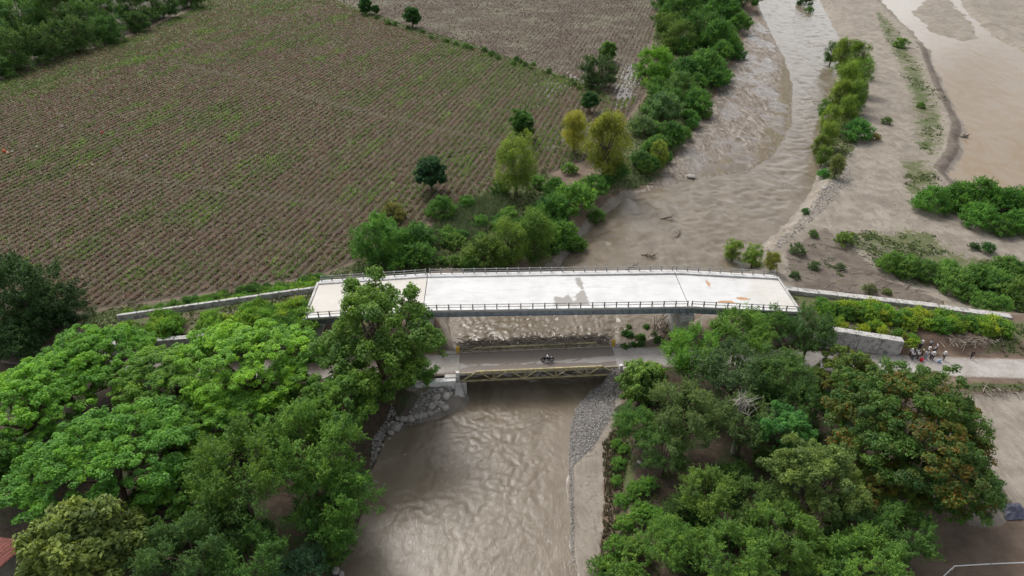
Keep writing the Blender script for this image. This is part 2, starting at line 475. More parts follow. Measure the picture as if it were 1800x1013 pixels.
def ground_material():
    m = NT('ground_soil')
    p = m.pos()
    nf, nm, nc = m.noise(1.6, 8, .65, p), m.noise(.32, 5, .6, p), m.noise(.06, 4, .6, p)
    nff = m.noise(7.0, 4, .7, p)
    nz = m.math('ADD', m.math('MULTIPLY', nf, .5), m.math('MULTIPLY', nm, .5))
    def mask(name, amp=1.1, lo=.44, hi=.58):
        v = m.math('ADD', m.attr(name).outputs['Fac'], m.math('MULTIPLY', m.math('SUBTRACT', nz, .5), amp))
        return m.rng(v, lo, hi)
    fine = m.rng(nf, .3, .7); fine2 = m.rng(nff, .3, .7); mid = m.rng(nm, .3, .7); big = m.rng(nc, .35, .65)
    col = m.mix(mid, C3(.128, .09, .064), C3(.225, .165, .12))
    col = m.mix(m.math('MULTIPLY', fine2, .45), col, C3(.08, .06, .046))
    # ploughed field with ridges along the rows
    sx = m.n('SeparateXYZ', {0: p})
    th = math.radians(14.4)
    wob = m.math('MULTIPLY', m.math('SUBTRACT', m.noise(.5, 2, .5, p), .5), .5)
    u = m.math('ADD', m.math('SUBTRACT', m.math('MULTIPLY', sx.outputs[0], math.cos(th)), m.math('MULTIPLY', sx.outputs[1], math.sin(th))), wob)
    ridge = m.math('SINE', m.math('MULTIPLY', u, 2 * math.pi / 1.75))
    r01 = m.math('MULTIPLY_ADD', ridge, .5, .5)
    fcol = m.mix(mid, C3(.04, .025, .017), C3(.07, .045, .03))
    fcol = m.mix(m.math('MULTIPLY', m.math('POWER', r01, 1.6), .6), fcol, C3(.115, .09, .06))
    fcol = m.mix(m.math('MULTIPLY', m.math('MULTIPLY', fine, big), .5), fcol, C3(.06, .075, .028))
    f2 = m.mix(mid, C3(.068, .049, .034), C3(.105, .079, .056))
    f2 = m.mix(m.math('MULTIPLY', m.rng(m.math('ADD', m.math('MULTIPLY', nc, .7), m.math('MULTIPLY', nf, .3)), .48, .62), .75), f2, C3(.155, .145, .098))
    fcol = m.mix(m.attr('field2').outputs['Fac'], fcol, f2)
    mf = m.rng(m.attr('field').outputs['Fac'], .3, .7)
    col = m.mix(mf, col, fcol)
    sand = m.mix(mid, C3(.208, .180, .144), C3(.325, .288, .238))
    sand = m.mix(m.math('MULTIPLY', fine2, .45), sand, C3(.15, .125, .098))
    sand = m.mix(m.math('MULTIPLY', m.rng(nc, .5, .6), .35), sand, C3(.158, .134, .107))
    stk = m.noise(.5, 6, .7, m.n('Mapping', {'Vector': p, 'Rotation': (0, 0, .12), 'Scale': (.9, .3, 1)}).outputs[0], 2.0)
    sand = m.mix(m.math('MULTIPLY', m.rng(stk, .5, .66), .45), sand, C3(.13, .107, .084))
    sand = m.mix(m.math('MULTIPLY', m.rng(stk, .48, .34), .3), sand, C3(.385, .345, .29))
    col = m.mix(mask('sand'), col, sand)
    bn = m.noise(.38, 7, .72, m.n('Mapping', {'Vector': p, 'Rotation': (0, 0, -.25), 'Scale': (1.5, .45, 1)}).outputs[0], 1.6)
    bcol = m.mix(m.rng(bn, .38, .5), C3(.31, .275, .235), C3(.17, .14, .112))
    bcol = m.mix(m.rng(bn, .52, .6), bcol, C3(.085, .064, .046))
    col = m.mix(m.math('MULTIPLY', mask('bar', .9), .9), col, bcol)
    mud = m.mix(mid, C3(.10, .08, .063), C3(.165, .136, .11))
    col = m.mix(mask('mud'), col, mud)
    vor = m.n('TexVoronoi', {'Vector': p, 'Scale': 3.2}, feature='F1')
    peb = m.mix(m.rng(vor.outputs['Color'], .1, .9), C3(.085, .076, .068), C3(.27, .25, .232))
    col = m.mix(m.math('MULTIPLY', mask('gravel', 1.3), .8), col, peb)
    col = m.mix(m.math('MULTIPLY', mask('ochre', 2.2), .7), col, m.mix(fine, C3(.085, .066, .034), C3(.19, .155, .09)))
    gcol = m.mix(fine, C3(.045, .07, .02), C3(.105, .125, .045))
    gcol = m.mix(m.math('MULTIPLY', big, .5), gcol, C3(.13, .12, .06))
    mg = mask('grass', 2.0, .48, .62)
    col = m.mix(mg, col, gcol)
    col = m.mix(m.math('MULTIPLY', mask('dirt', 1.0), .8), col, m.mix(mid, C3(.085, .055, .042), C3(.19, .125, .085)))
    lt = mask('litter', .9)  # leaf litter, its colour darkened for the shady gaps between trees
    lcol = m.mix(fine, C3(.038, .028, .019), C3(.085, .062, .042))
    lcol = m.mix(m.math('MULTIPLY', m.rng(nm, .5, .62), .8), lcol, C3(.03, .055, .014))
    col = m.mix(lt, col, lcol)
    # standing water and wet mud
    wv = m.math('ADD', m.attr('wet').outputs['Fac'], m.math('MULTIPLY', m.math('SUBTRACT', nm, .5), 1.3))
    wv = m.math('SUBTRACT', wv, m.math('MULTIPLY', m.math('MULTIPLY', r01, mf), .38))
    wet = m.math('MULTIPLY', m.rng(wv, .5, .62), m.math('SUBTRACT', 1.0, mg))
    col = m.mix(m.math('MULTIPLY', wet, .45), col, C3(.115, .09, .072))
    h = m.math('ADD', m.math('MULTIPLY', nf, .35), m.math('MULTIPLY', nff, .12))
    h = m.math('ADD', h, m.math('MULTIPLY', m.math('MULTIPLY', r01, mf), .9))
    h = m.math('MULTIPLY', h, m.math('SUBTRACT', 1.0, m.math('MULTIPLY', wet, .93)))
    ro = m.rng(wet, 0, 1, .9, .26, False)
    m.bsdf(col, ro, m.bump(h, .8, .28), .35)
    return m.m

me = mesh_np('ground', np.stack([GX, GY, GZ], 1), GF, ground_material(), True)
for k, v in (('field', m_field), ('field2', m_field2), ('sand', m_sand), ('grass', m_grass), ('gravel', m_gravel), ('mud', m_mud), ('wet', m_wet), ('litter', m_shade_litter), ('ochre', m_ochre), ('dirt', m_dirt), ('bar', inside(MUDBAR, GX, GY, 3))):
    fattr(me, k, v)
obj('ground', me, kind='structure')

# ------------------------------------------------------------------ river and pond
def water_material(name, c1, c2, rough, sc, st):
    m = NT(name)
    p = m.pos()
    mp = m.n('Mapping', {'Vector': p, 'Rotation': (0, 0, math.radians(-12)), 'Scale': (1.5, .8, 1)}).outputs[0]
    a = m.noise(sc, 6, .62, mp, 1.0); b = m.noise(sc * 3.4, 4, .6, mp, .6)
    c = m.noise(.09, 4, .6, mp, 2.0)
    h = m.math('ADD', m.math('MULTIPLY', a, .7), m.math('MULTIPLY', b, .3))
    cf = m.rng(c, .35, .65)
    m.bsdf(m.mix(cf, c1, c2), rough, m.bump(h, st, .22), .5, ior=1.33)
    return m.m

wx, wy, wf = grid(np.concatenate([np.arange(-48, 20, .27), np.arange(20, 190, .5)]), np.concatenate([np.arange(26, 108, .27), np.arange(108, 230, .6), np.arange(230, 460, 1.4)]))
cx, cy = wx[wf].mean(1), wy[wf].mean(1)
wf = wf[sdf(RIVER, cx, cy) < 2.6]
u_, inv = np.unique(wf, return_inverse=True)
wx, wy, wf = wx[u_], wy[u_], inv.reshape(-1, 4)
dr = sdf(RIVER, wx, wy)
calm = sstep(0.3, -3.0, dr)
rapid = np.exp(-((wy - 95) / 9.0) ** 2) + .72 * np.exp(-(((wx + 4) / 12) ** 2 + ((wy - 67) / 11) ** 2)) + .3 * sstep(100, 130, wy)
race = np.exp(-((wy - 95) / 9.0) ** 2)
wrx, wry = wx + 1.4 * (fbm(wx * .2, wy * .2, 71) - .5) * 4, wy + 1.4 * (fbm(wx * .2, wy * .2, 72) - .5) * 4
ridg = 1 - np.abs(2 * fbm(wrx * 1.05 + wry * .3, wry * .85 - wrx * .26, 51, 2) - 1) * 1.9
ridg_far = 1 - np.abs(2 * fbm(wrx * .3 + wry * .06, wry * .42 - wrx * .12, 53, 3) - 1) * 1.9
far = sstep(106, 125, wy)
ridg = ridg * (1 - far) + ridg_far * far
ridg2 = 1 - np.abs(2 * fbm(wrx * 1.7 + wry * .6, wry * 1.5 - wrx * .5, 57, 2) - 1) * 1.9
wz = WATER + calm * ((.032 + .075 * rapid + .12 * race + .2 * far) * (ridg - .55) + (.014 + .035 * rapid + .09 * race) * (ridg2 - .5) + .08 * (fbm(wx * .09, wy * .09, 58, 2) - .5))
me = mesh_np('river', np.stack([wx, wy, wz], 1), wf, water_material('muddy_river_water', C3(.142, .114, .08), C3(.19, .158, .117), .12, 1.9, .28), True)
obj('river', me, kind='structure')

px_, py_, pf = grid(np.arange(60, 330, 3.0), np.arange(90, 470, 3.0))
c1, c2 = px_[pf].mean(1), py_[pf].mean(1)
pf = pf[sdf(PONDP, c1, c2) < 5]
u_, inv = np.unique(pf, return_inverse=True)
me = mesh_np('pond', np.stack([px_[u_], py_[u_], np.full(len(u_), POND)], 1), inv.reshape(-1, 4), water_material('still_muddy_water', C3(.235, .168, .096), C3(.255, .2, .138), .04, .35, .02), True)
obj('pond', me, kind='structure')

# ------------------------------------------------------------------ the old road on both banks
def road_material():
    m = NT('worn_concrete_road')
    p = m.pos()
    a, b, c = m.noise(.35, 6, .65, p), m.noise(2.5, 6, .65, p), m.noise(14, 3, .6, p)
    col = m.mix(m.rng(a, .35, .65), C3(.30, .275, .25), C3(.42, .395, .37))
    col = m.mix(m.math('MULTIPLY', m.rng(b, .35, .7), .4), col, C3(.23, .2, .17))
    dirt = m.rng(m.math('ADD', m.attr('edge').outputs['Fac'], m.math('MULTIPLY', m.math('SUBTRACT', b, .5), 1.2)), .35, .8)
    col = m.mix(dirt, col, C3(.2, .155, .12))
    wetv = m.rng(m.math('ADD', m.attr('muddy').outputs['Fac'], m.math('MULTIPLY', m.math('SUBTRACT', a, .5), 1.4)), .45, .6)
    col = m.mix(wetv, col, C3(.12, .093, .076))
    m.bsdf(col, m.rng(wetv, 0, 1, .8, .35, False), m.bump(m.math('ADD', b, m.math('MULTIPLY', c, .3)), .25, .03), .3)
    return m.m
MAT_ROAD = road_material()

def road_mesh(name, pts, width, z, muddy):
    pts = np.array(pts, float)
    seg = np.r_[0, np.cumsum(np.linalg.norm(np.diff(pts, axis=0), axis=1))]
    s = np.arange(0, seg[-1], .8)
    cx = np.interp(s, seg, pts[:, 0]); cy = np.interp(s, seg, pts[:, 1])
    tx, ty = np.gradient(cx), np.gradient(cy)
    l = np.hypot(tx, ty); tx /= l; ty /= l
    us = np.array([-1.06, -1, -.85, -.5, 0, .5, .85, 1, 1.06])
    X = cx[:, None] - ty[:, None] * us * width / 2
    Y = cy[:, None] + tx[:, None] * us * width / 2
    X[:, :] += (vnoise(X * .5, Y * .5, 5) - .5) * .3 * (np.abs(us) > .84)
    Z = np.full(X.shape, z) - .03 * us ** 2
    Z[:, [0, -1]] -= .18
    i = np.arange(X.size).reshape(X.shape)
    f = np.stack([i[:-1, :-1], i[1:, :-1], i[1:, 1:], i[:-1, 1:]], -1).reshape(-1, 4)
    me = mesh_np(name, np.stack([X.ravel(), Y.ravel(), Z.ravel()], 1), f, MAT_ROAD, True)
    fattr(me, 'edge', np.broadcast_to(np.clip((np.abs(us) - .6) * 2, 0, 1), X.shape).ravel())
    fattr(me, 'muddy', np.broadcast_to(muddy(s)[:, None], X.shape).ravel())
    return me

obj('road', road_mesh('road_west', [(-8.24, 83.1), (-20, 82.3), (-35, 81.6), (-52, 82.2), (-75, 85), (-110, 92), (-180, 110)], 5.0, .03, lambda s: sstep(3, 9, s) * .8), kind='structure')
obj('road', road_mesh('road_east', [(16.38, 84.78), (30, 84.7), (45, 84.0), (70, 82.2), (90, 81.2), (150, 78), (260, 70)], 5.1, .03, lambda s: .25 * np.exp(-s / 8)), kind='structure')

# ------------------------------------------------------------------ crops, grass, pebbles
def blades_material(name):
    m = NT(name)
    c = m.attr('tint').outputs['Color']
    v = m.rng(m.n('NewGeometry').outputs['Random Per Island'], 0, 1, .7, 1.25, False)
    c = m.mix(1.0, c, m.n('CombineColor', {0: v, 1: v, 2: v}).outputs[0], 'MULTIPLY')
    b = m.n('BsdfPrincipled', {'Base Color': c, 'Roughness': .75, 'Specular IOR Level': .2})
    t = m.n('BsdfTranslucent', {'Color': c})
    x = m.n('MixShader', {0: .35, 1: b.outputs[0], 2: t.outputs[0]})
    m.t.links.new(x.outputs[0], m.out.inputs[0])
    return m.m
MAT_BLADE = blades_material('stalks_and_blades')

def tufts(name, x, y, z, h, wd, col, nb=3, r=rng, lean=(.1, .75)):
    """a few pointed blades per plant, all in one mesh"""
    n = len(x)
    V, T = [], []
    for b in range(nb):
        a = r.uniform(0, 2 * np.pi, n); ln = r.uniform(lean[0], lean[1], n)
        ca, sa = np.cos(a), np.sin(a)
        hh = h * r.uniform(.6, 1.15, n)
        ww = wd * r.uniform(.6, 1.3, n)
        ox, oy = r.normal(0, .12, n) * h, r.normal(0, .12, n) * h
        bx, by = x + ox, y + oy
        tri = np.empty((n, 3, 3))
        tri[:, 0] = np.stack([bx - sa * ww, by + ca * ww, z - .04], 1)
        tri[:, 1] = np.stack([bx + sa * ww, by - ca * ww, z - .04], 1)
        tri[:, 2] = np.stack([bx + ca * hh * ln, by + sa * hh * ln, z + hh], 1)
        V.append(tri); T.append(np.repeat(col, 3, axis=0))
    V = np.concatenate(V).reshape(-1, 3); T = np.concatenate(T)
    me = mesh_np(name, V, np.arange(len(V)).reshape(-1, 3), MAT_BLADE)
    cattr(me, 'tint', T)
    return me

# rows of dry stalks with green weeds between them
th = math.radians(14.4)
er, el = np.array((math.cos(th), -math.sin(th))), np.array((math.sin(th), math.cos(th)))
us = np.arange(-330, 120, 1.75)
rows = []
for u0 in us:
    l = np.arange(60, 470, .36) + rng.uniform(-.2, .2)
    l = l + rng.uniform(-.25, .25, len(l))
    rows.append(np.stack([np.full(len(l), u0) , l], 1))
rows = np.concatenate(rows)
rows = np.concatenate([rows, rows + rng.uniform(-.18, .18, rows.shape)])
rows[:, 0] += rng.normal(0, .2, len(rows)) + 1.75 * .25
fx = rows[:, 0] * er[0] + rows[:, 1] * el[0]; fy = rows[:, 0] * er[1] + rows[:, 1] * el[1]
fx0, fy0 = fx, fy
ok = (sdf(FIELD, fx, fy) < -1) & (sdf(FIELD2, fx, fy) > 1.5) & (np.abs(fx) < .78 * fy + 26) & (fy < 420)
PATHS = [PP([(300, 108), (420, 135), (600, 185), (760, 222), (900, 252), (900, 260), (760, 229), (600, 191), (420, 140), (300, 113)], -.8),
         PP([(180, 300), (330, 325), (470, 340), (640, 372), (640, 379), (470, 347), (330, 331), (180, 306)], -.8)]
ok &= ((sdf(PATHS[0], fx, fy) > .3) & (sdf(PATHS[1], fx, fy) > .3)) | (rng.random(len(fx)) < .8)
ok &= rng.random(len(fx)) < np.clip(1.25 - fy / 420, .35, 1)
fx, fy = fx[ok], fy[ok]
g1 = fbm(fx * .035, fy * .03, 101); g2 = fbm(fx * .16, fy * .09, 111); g3 = vnoise(np.round(rows[ok, 0] / 1.75 - .25) * .8, rows[ok, 1] * .03, 121)
green = sstep(.50, .64, g1 * .45 + g2 * .25 + g3 * .32 + .09 * sstep(-60, 20, fx) - .005 + .12 * sstep(26, 4, -sdf(FIELD, fx, fy)) * (fx < -40) * (fy > 170))
brown = np.array((.178, .118, .084)) * (1 + (rng.random((len(fx), 1)) - .5) * .5)
tan = np.array((.28, .235, .165))
brown = np.where((rng.random(len(fx)) < .16)[:, None], tan, brown)
gcol = np.array((.118, .16, .05)) * (1 + (rng.random((len(fx), 1)) - .5) * .5) + np.array((.03, .06, .0)) * (sstep(.58, .75, g2))[:, None]
pick = (rng.random(len(fx)) < .27 + .65 * green)[:, None]
col = np.where(pick, gcol, brown)
onp = (np.minimum(sdf(PATHS[0], fx, fy), sdf(PATHS[1], fx, fy)) < .3)[:, None]
col = np.where(onp, np.array((.2, .185, .115)), col)
hh = rng.uniform(.25, .7, len(fx)) * (1 + .25 * green)
obj('crop_rows', tufts('crop_rows', fx, fy, ground_z(fx, fy), hh, .085 + fy * .0005, col * 1.45, 3, lean=(.5, 1.7)), kind='stuff', label='rows of dry brown stalks with green weeds covering the field')

q_ = rng.uniform(FIELD2.min(0), FIELD2.max(0), (60000, 2)); q_ = q_[(sdf(FIELD2, q_[:, 0], q_[:, 1]) < -1) & (q_[:, 1] < 420)][:26000]
t_ = fbm(q_[:, 0] * .04, q_[:, 1] * .03, 161)[:, None]
c_ = np.where(t_ > .52, np.array((.18, .172, .105)), np.array((.125, .09, .06))) * (1 + (rng.random((len(q_), 1)) - .5) * .6)
c_ = np.where(rng.random((len(q_), 1)) < .15, np.array((.10, .14, .045)), c_)
obj('stubble', tufts('stubble', q_[:, 0], q_[:, 1], ground_z(q_[:, 0], q_[:, 1]), rng.uniform(.2, .5, len(q_)), .16, c_, 3, lean=(.4, 1.4)), kind='stuff', label='low brown stubble covering the farther field')

def scatter(polys, n, z=-.8):
    """random points inside polygons (list of world polygons)"""
    xs, ys = [], []
    for poly in polys:
        lo, hi = poly.min(0), poly.max(0)
        k = 0
        need = n
        while need > 0 and k < 12:
            q = rng.uniform(lo, hi, (need * 3, 2))
            q = q[sdf(poly, q[:, 0], q[:, 1]) < 0][:need]
            xs.append(q[:, 0]); ys.append(q[:, 1]); need -= len(q); k += 1
    return np.concatenate(xs), np.concatenate(ys)

gx, gy = [], []
from_mask = m_grass > .2
idx = np.nonzero(from_mask & (GY > 36) & (GY < 420) & (np.abs(GX) < .8 * GY + 20))[0]
area = np.abs(np.gradient(np.unique(GX)).mean())
wts = np.interp(GY[idx], [36, 128, 420], [1, 1, 1.2])
sel = rng.choice(idx, 95000, p=wts / wts.sum())
gx = GX[sel] + rng.uniform(-.6, .6, len(sel)) * np.interp(GY[sel], [100, 400], [1, 2.5]); gy = GY[sel] + rng.uniform(-.6, .6, len(sel)) * np.interp(GY[sel], [100, 400], [1, 2.2])
ok = (fbm(gx * .22, gy * .14, 131) * 1.1 + vnoise(gx * .7, gy * .7, 132) * .45 < m_grass[sel] * 1.3 - .05) & (sdf(RIVER, gx, gy) > 1.0) & (sdf(TRACK, gx, gy) > .5)
gx, gy = gx[ok], gy[ok]
t = fbm(gx * .12, gy * .12, 141)[:, None]
col = np.array((.06, .11, .024)) * (1 - t) + np.array((.125, .15, .05)) * t
col = col * (1 + (rng.random((len(gx), 1)) - .5) * .6)
obj('grass', tufts('grass', gx, gy, ground_z(gx, gy), rng.uniform(.1, .36, len(gx)), .07 + gy * .0004, col, 4, lean=(.6, 2.2)), kind='stuff', label='wild grass and low weeds growing on the river banks')

# tall reeds on the left bank behind the concrete bridge
gx, gy = scatter([PP([(760, 400), (830, 350), (890, 350), (900, 385), (840, 420), (770, 440)], -.8)], 2600)
t = rng.random((len(gx), 1))
obj('reeds', tufts('reeds', gx, gy, ground_z(gx, gy), rng.uniform(.9, 1.9, len(gx)), .09, np.array((.10, .155, .06)) * (1 - t) + np.array((.2, .23, .12)) * t, 4), kind='stuff', label='tall grey green reeds on the bank behind the concrete bridge')

def gravel_mesh(name, x, y, s, mat):
    n = len(x)
    base = np.array([(1, 0, 0), (-1, 0, 0), (0, 1, 0), (0, -1, 0), (0, 0, .8), (0, 0, -.6)], float)
    f = np.array([(0, 2, 4), (2, 1, 4), (1, 3, 4), (3, 0, 4), (2, 0, 5), (1, 2, 5), (3, 1, 5), (0, 3, 5)])
    a = rng.uniform(0, 6.28, n)
    v = base[None] * rng.uniform(.6, 1.3, (n, 6, 1)) * s[:, None, None]
    X = v[..., 0] * np.cos(a)[:, None] - v[..., 1] * np.sin(a)[:, None]
    Y = v[..., 0] * np.sin(a)[:, None] + v[..., 1] * np.cos(a)[:, None]
    v = np.stack([X + x[:, None], Y + y[:, None], v[..., 2] + ground_z(x, y)[:, None] + .02], -1).reshape(-1, 3)
    ff = (f[None] + (np.arange(n) * 6)[:, None, None]).reshape(-1, 3)
    return mesh_np(name, v, ff, mat)

def stone_material(name, a, b):
    m = NT(name)
    r = m.n('NewGeometry').outputs['Random Per Island']
    n1 = m.noise(6, 4, .6, m.pos())
    c = m.mix(r, a, b)
    c = m.mix(m.math('MULTIPLY', m.rng(n1, .4, .7), .4), c, C3(.12, .1, .085))
    m.bsdf(c, .8, m.bump(n1, .4, .03))
    return m.m
MAT_PEB = stone_material('river_pebbles', C3(.13, .12, .11), C3(.46, .44, .415))
MAT_ROCK = stone_material('grey_boulder', C3(.22, .2, .18), C3(.36, .335, .305))
x1, y1 = scatter([PP([(1066, 668), (1084, 690), (1070, 740), (1045, 780), (1012, 815), (1000, 800), (1002, 755), (1012, 715), (1040, 688)], -3.7)], 4200)
x2, y2 = scatter([PP([(1000, 800), (1008, 800), (1010, 1013), (1004, 960)], -3.9)], 500)
x3, y3 = scatter([PP([(1330, 455), (1400, 395), (1440, 340), (1490, 290), (1500, 320), (1430, 390), (1370, 440)], -2.6)], 1100)
x4, y4 = scatter([PP([(660, 800), (672, 768), (700, 735), (690, 725), (655, 770), (650, 815)], -3.3)], 700)
x6, y6 = scatter([PP([(690, 752), (742, 704), (806, 684), (810, 690), (752, 722), (700, 768)], -2.6)], 1300)
x5, y5 = scatter([MUDBAR, FLOOD[np.r_[0:5, 9:13]]], 700)
obj('gravel', gravel_mesh('gravel', np.r_[x1, x2, x3, x4, x5, x6], np.r_[y1, y2, y3, y4, y5, y6], np.r_[rng.uniform(.05, .17, len(x1)), rng.uniform(.05, .14, len(x2)), rng.uniform(.06, .24, len(x3)), rng.uniform(.06, .2, len(x4)), rng.uniform(.08, .2, len(x5)), rng.uniform(.07, .24, len(x6))], MAT_PEB),
    kind='stuff', label='grey river gravel lying on the bars')

# dry weeds along the top of the sand bar
gx, gy = scatter([PP([(1060, 765), (1090, 735), (1108, 800), (1090, 880), (1080, 1000), (1056, 1000), (1064, 860)], -2.2)], 1500)
t = rng.random((len(gx), 1))
obj('dry_weeds', tufts('dry_weeds', gx, gy, ground_z(gx, gy), rng.uniform(.25, .7, len(gx)), .06, np.where(t < .55, np.array((.19, .145, .10)), np.array((.085, .12, .045))), 4), kind='stuff', label='dry brown weeds along the upper edge of the sand bar')

# ------------------------------------------------------------------ materials of the built things
MAT_CONC = simple_mat('weathered_concrete', (.47, .455, .43), .85, .3, .8, .5)
MAT_CONC_PALE = simple_mat('pale_concrete', (.66, .65, .63), .85, .22, .7, .4)
MAT_RAIL = simple_mat('grey_railing_concrete', (.30, .30, .295), .75, .3, 2.5, .2)
MAT_STEEL_G = simple_mat('blue_grey_girder_paint', (.33, .37, .41), .55, .25, .9, .15)
MAT_STEEL_Y = simple_mat('faded_ochre_paint', (.42, .36, .20), .7, .45, 1.6, .3)
MAT_YELLOW = simple_mat('yellow_paint', (.62, .40, .045), .6, .25, 3, .2)
MAT_KERB = simple_mat('muddy_kerb', (.34, .30, .25), .85, .35, 1.2, .3)
MAT_DARKSTEEL = simple_mat('dark_underside_steel', (.11, .095, .08), .8, .4, 2, .3)
MAT_WOOD = stone_material('washed_up_wood', C3(.13, .10, .075), C3(.42, .36, .29))

def mottled(name):
    m = NT(name)
    p = m.obj()
    a, b = m.noise(1.3, 6, .7, p), m.noise(6, 4, .6, p)
    sp = m.rng(m.math('ADD', m.math('MULTIPLY', a, .6), m.math('MULTIPLY', b, .4)), .5, .56)
    c = m.mix(m.math('MULTIPLY', sp, .8), C3(.46, .445, .42), C3(.13, .122, .11))
    m.bsdf(c, .9, m.bump(b, .4, .03))
    return m.m
MAT_WALL = mottled('lichen_spotted_concrete')

def deck_material():
    m = NT('bleached_deck_concrete')
    p = m.obj()
    a, b, c = m.noise(.25, 6, .65, p), m.noise(1.6, 6, .7, p), m.noise(9, 3, .6, p)
    st = m.n('Mapping', {'Vector': p, 'Scale': (.25, 2.2, 1)}).outputs[0]
    d = m.noise(1.0, 6, .7, st)
    col = m.mix(m.rng(a, .35, .7), C3(.63, .63, .62), C3(.54, .535, .52))
    col = m.mix(m.math('MULTIPLY', m.rng(d, .5, .7), .6), col, C3(.42, .405, .38))
    sv = m.math('ADD', m.attr('stain').outputs['Fac'], m.math('MULTIPLY', m.math('SUBTRACT', b, .5), 1.3))
    col = m.mix(m.rng(sv, .4, .72, 0, .85), col, C3(.27, .248, .222))
    wv = m.math('ADD', m.attr('warm').outputs['Fac'], m.math('MULTIPLY', m.math('SUBTRACT', a, .5), .8))
    col = m.mix(m.rng(wv, .3, .9, 0, .7), col, C3(.54, .495, .43))
    gv = m.math('ADD', m.attr('grime').outputs['Fac'], m.math('MULTIPLY', m.math('SUBTRACT', m.noise(.9, 6, .75, st), .5), 1.9))
    col = m.mix(m.rng(gv, .62, .85, 0, .75), col, C3(.17, .165, .16))
    rv = m.math('ADD', m.attr('rust').outputs['Fac'], m.math('MULTIPLY', m.math('SUBTRACT', b, .5), 1.4))
    col = m.mix(m.rng(rv, .5, .95, 0, .85), col, C3(.42, .19, .05))
    m.bsdf(col, .85, m.bump(m.math('ADD', b, m.math('MULTIPLY', c, .4)), .15, .02))
    return m.m
MAT_DECK = deck_material()

# ------------------------------------------------------------------ concrete bridge
BO, BA = np.array((6.9, 94.0)), math.radians(1.57)
bridge = obj('concrete_bridge', None, loc=(BO[0], BO[1], 0), rot=(0, 0, BA), label='long white concrete deck bridge on steel girders, unfinished, with railings', cat='bridge')
bridge.empty_display_size = 2
def b_local(p):
    q = np.asarray(p)[..., :2] - BO
    return np.stack([q[..., 0] * math.cos(BA) + q[..., 1] * math.sin(BA), -q[..., 0] * math.sin(BA) + q[..., 1] * math.cos(BA)], -1)
HW, S0, S1, SL = 5.55, 21.1, 39.1, -39.6
def zd(s):
    s = np.asarray(s, float)
    return 6.5 - np.clip((s - S0) / 18, 0, 1) * 1.4 - np.clip((-s - S0) / 18.5, 0, 1) * 1.1
STAIN = [b_local(np.array([P(a, b, 6.5) for a, b in q])) for q in ([(1008, 488), (1022, 488), (1030, 508), (1040, 538), (1005, 538), (1008, 522), (1018, 512)], [(972, 522), (1000, 519), (1010, 530), (1040, 538), (972, 540)])]
RUST = b_local(np.array([P(1278, 531, 6), P(1305, 523, 6), P(1245, 500, 6)]))
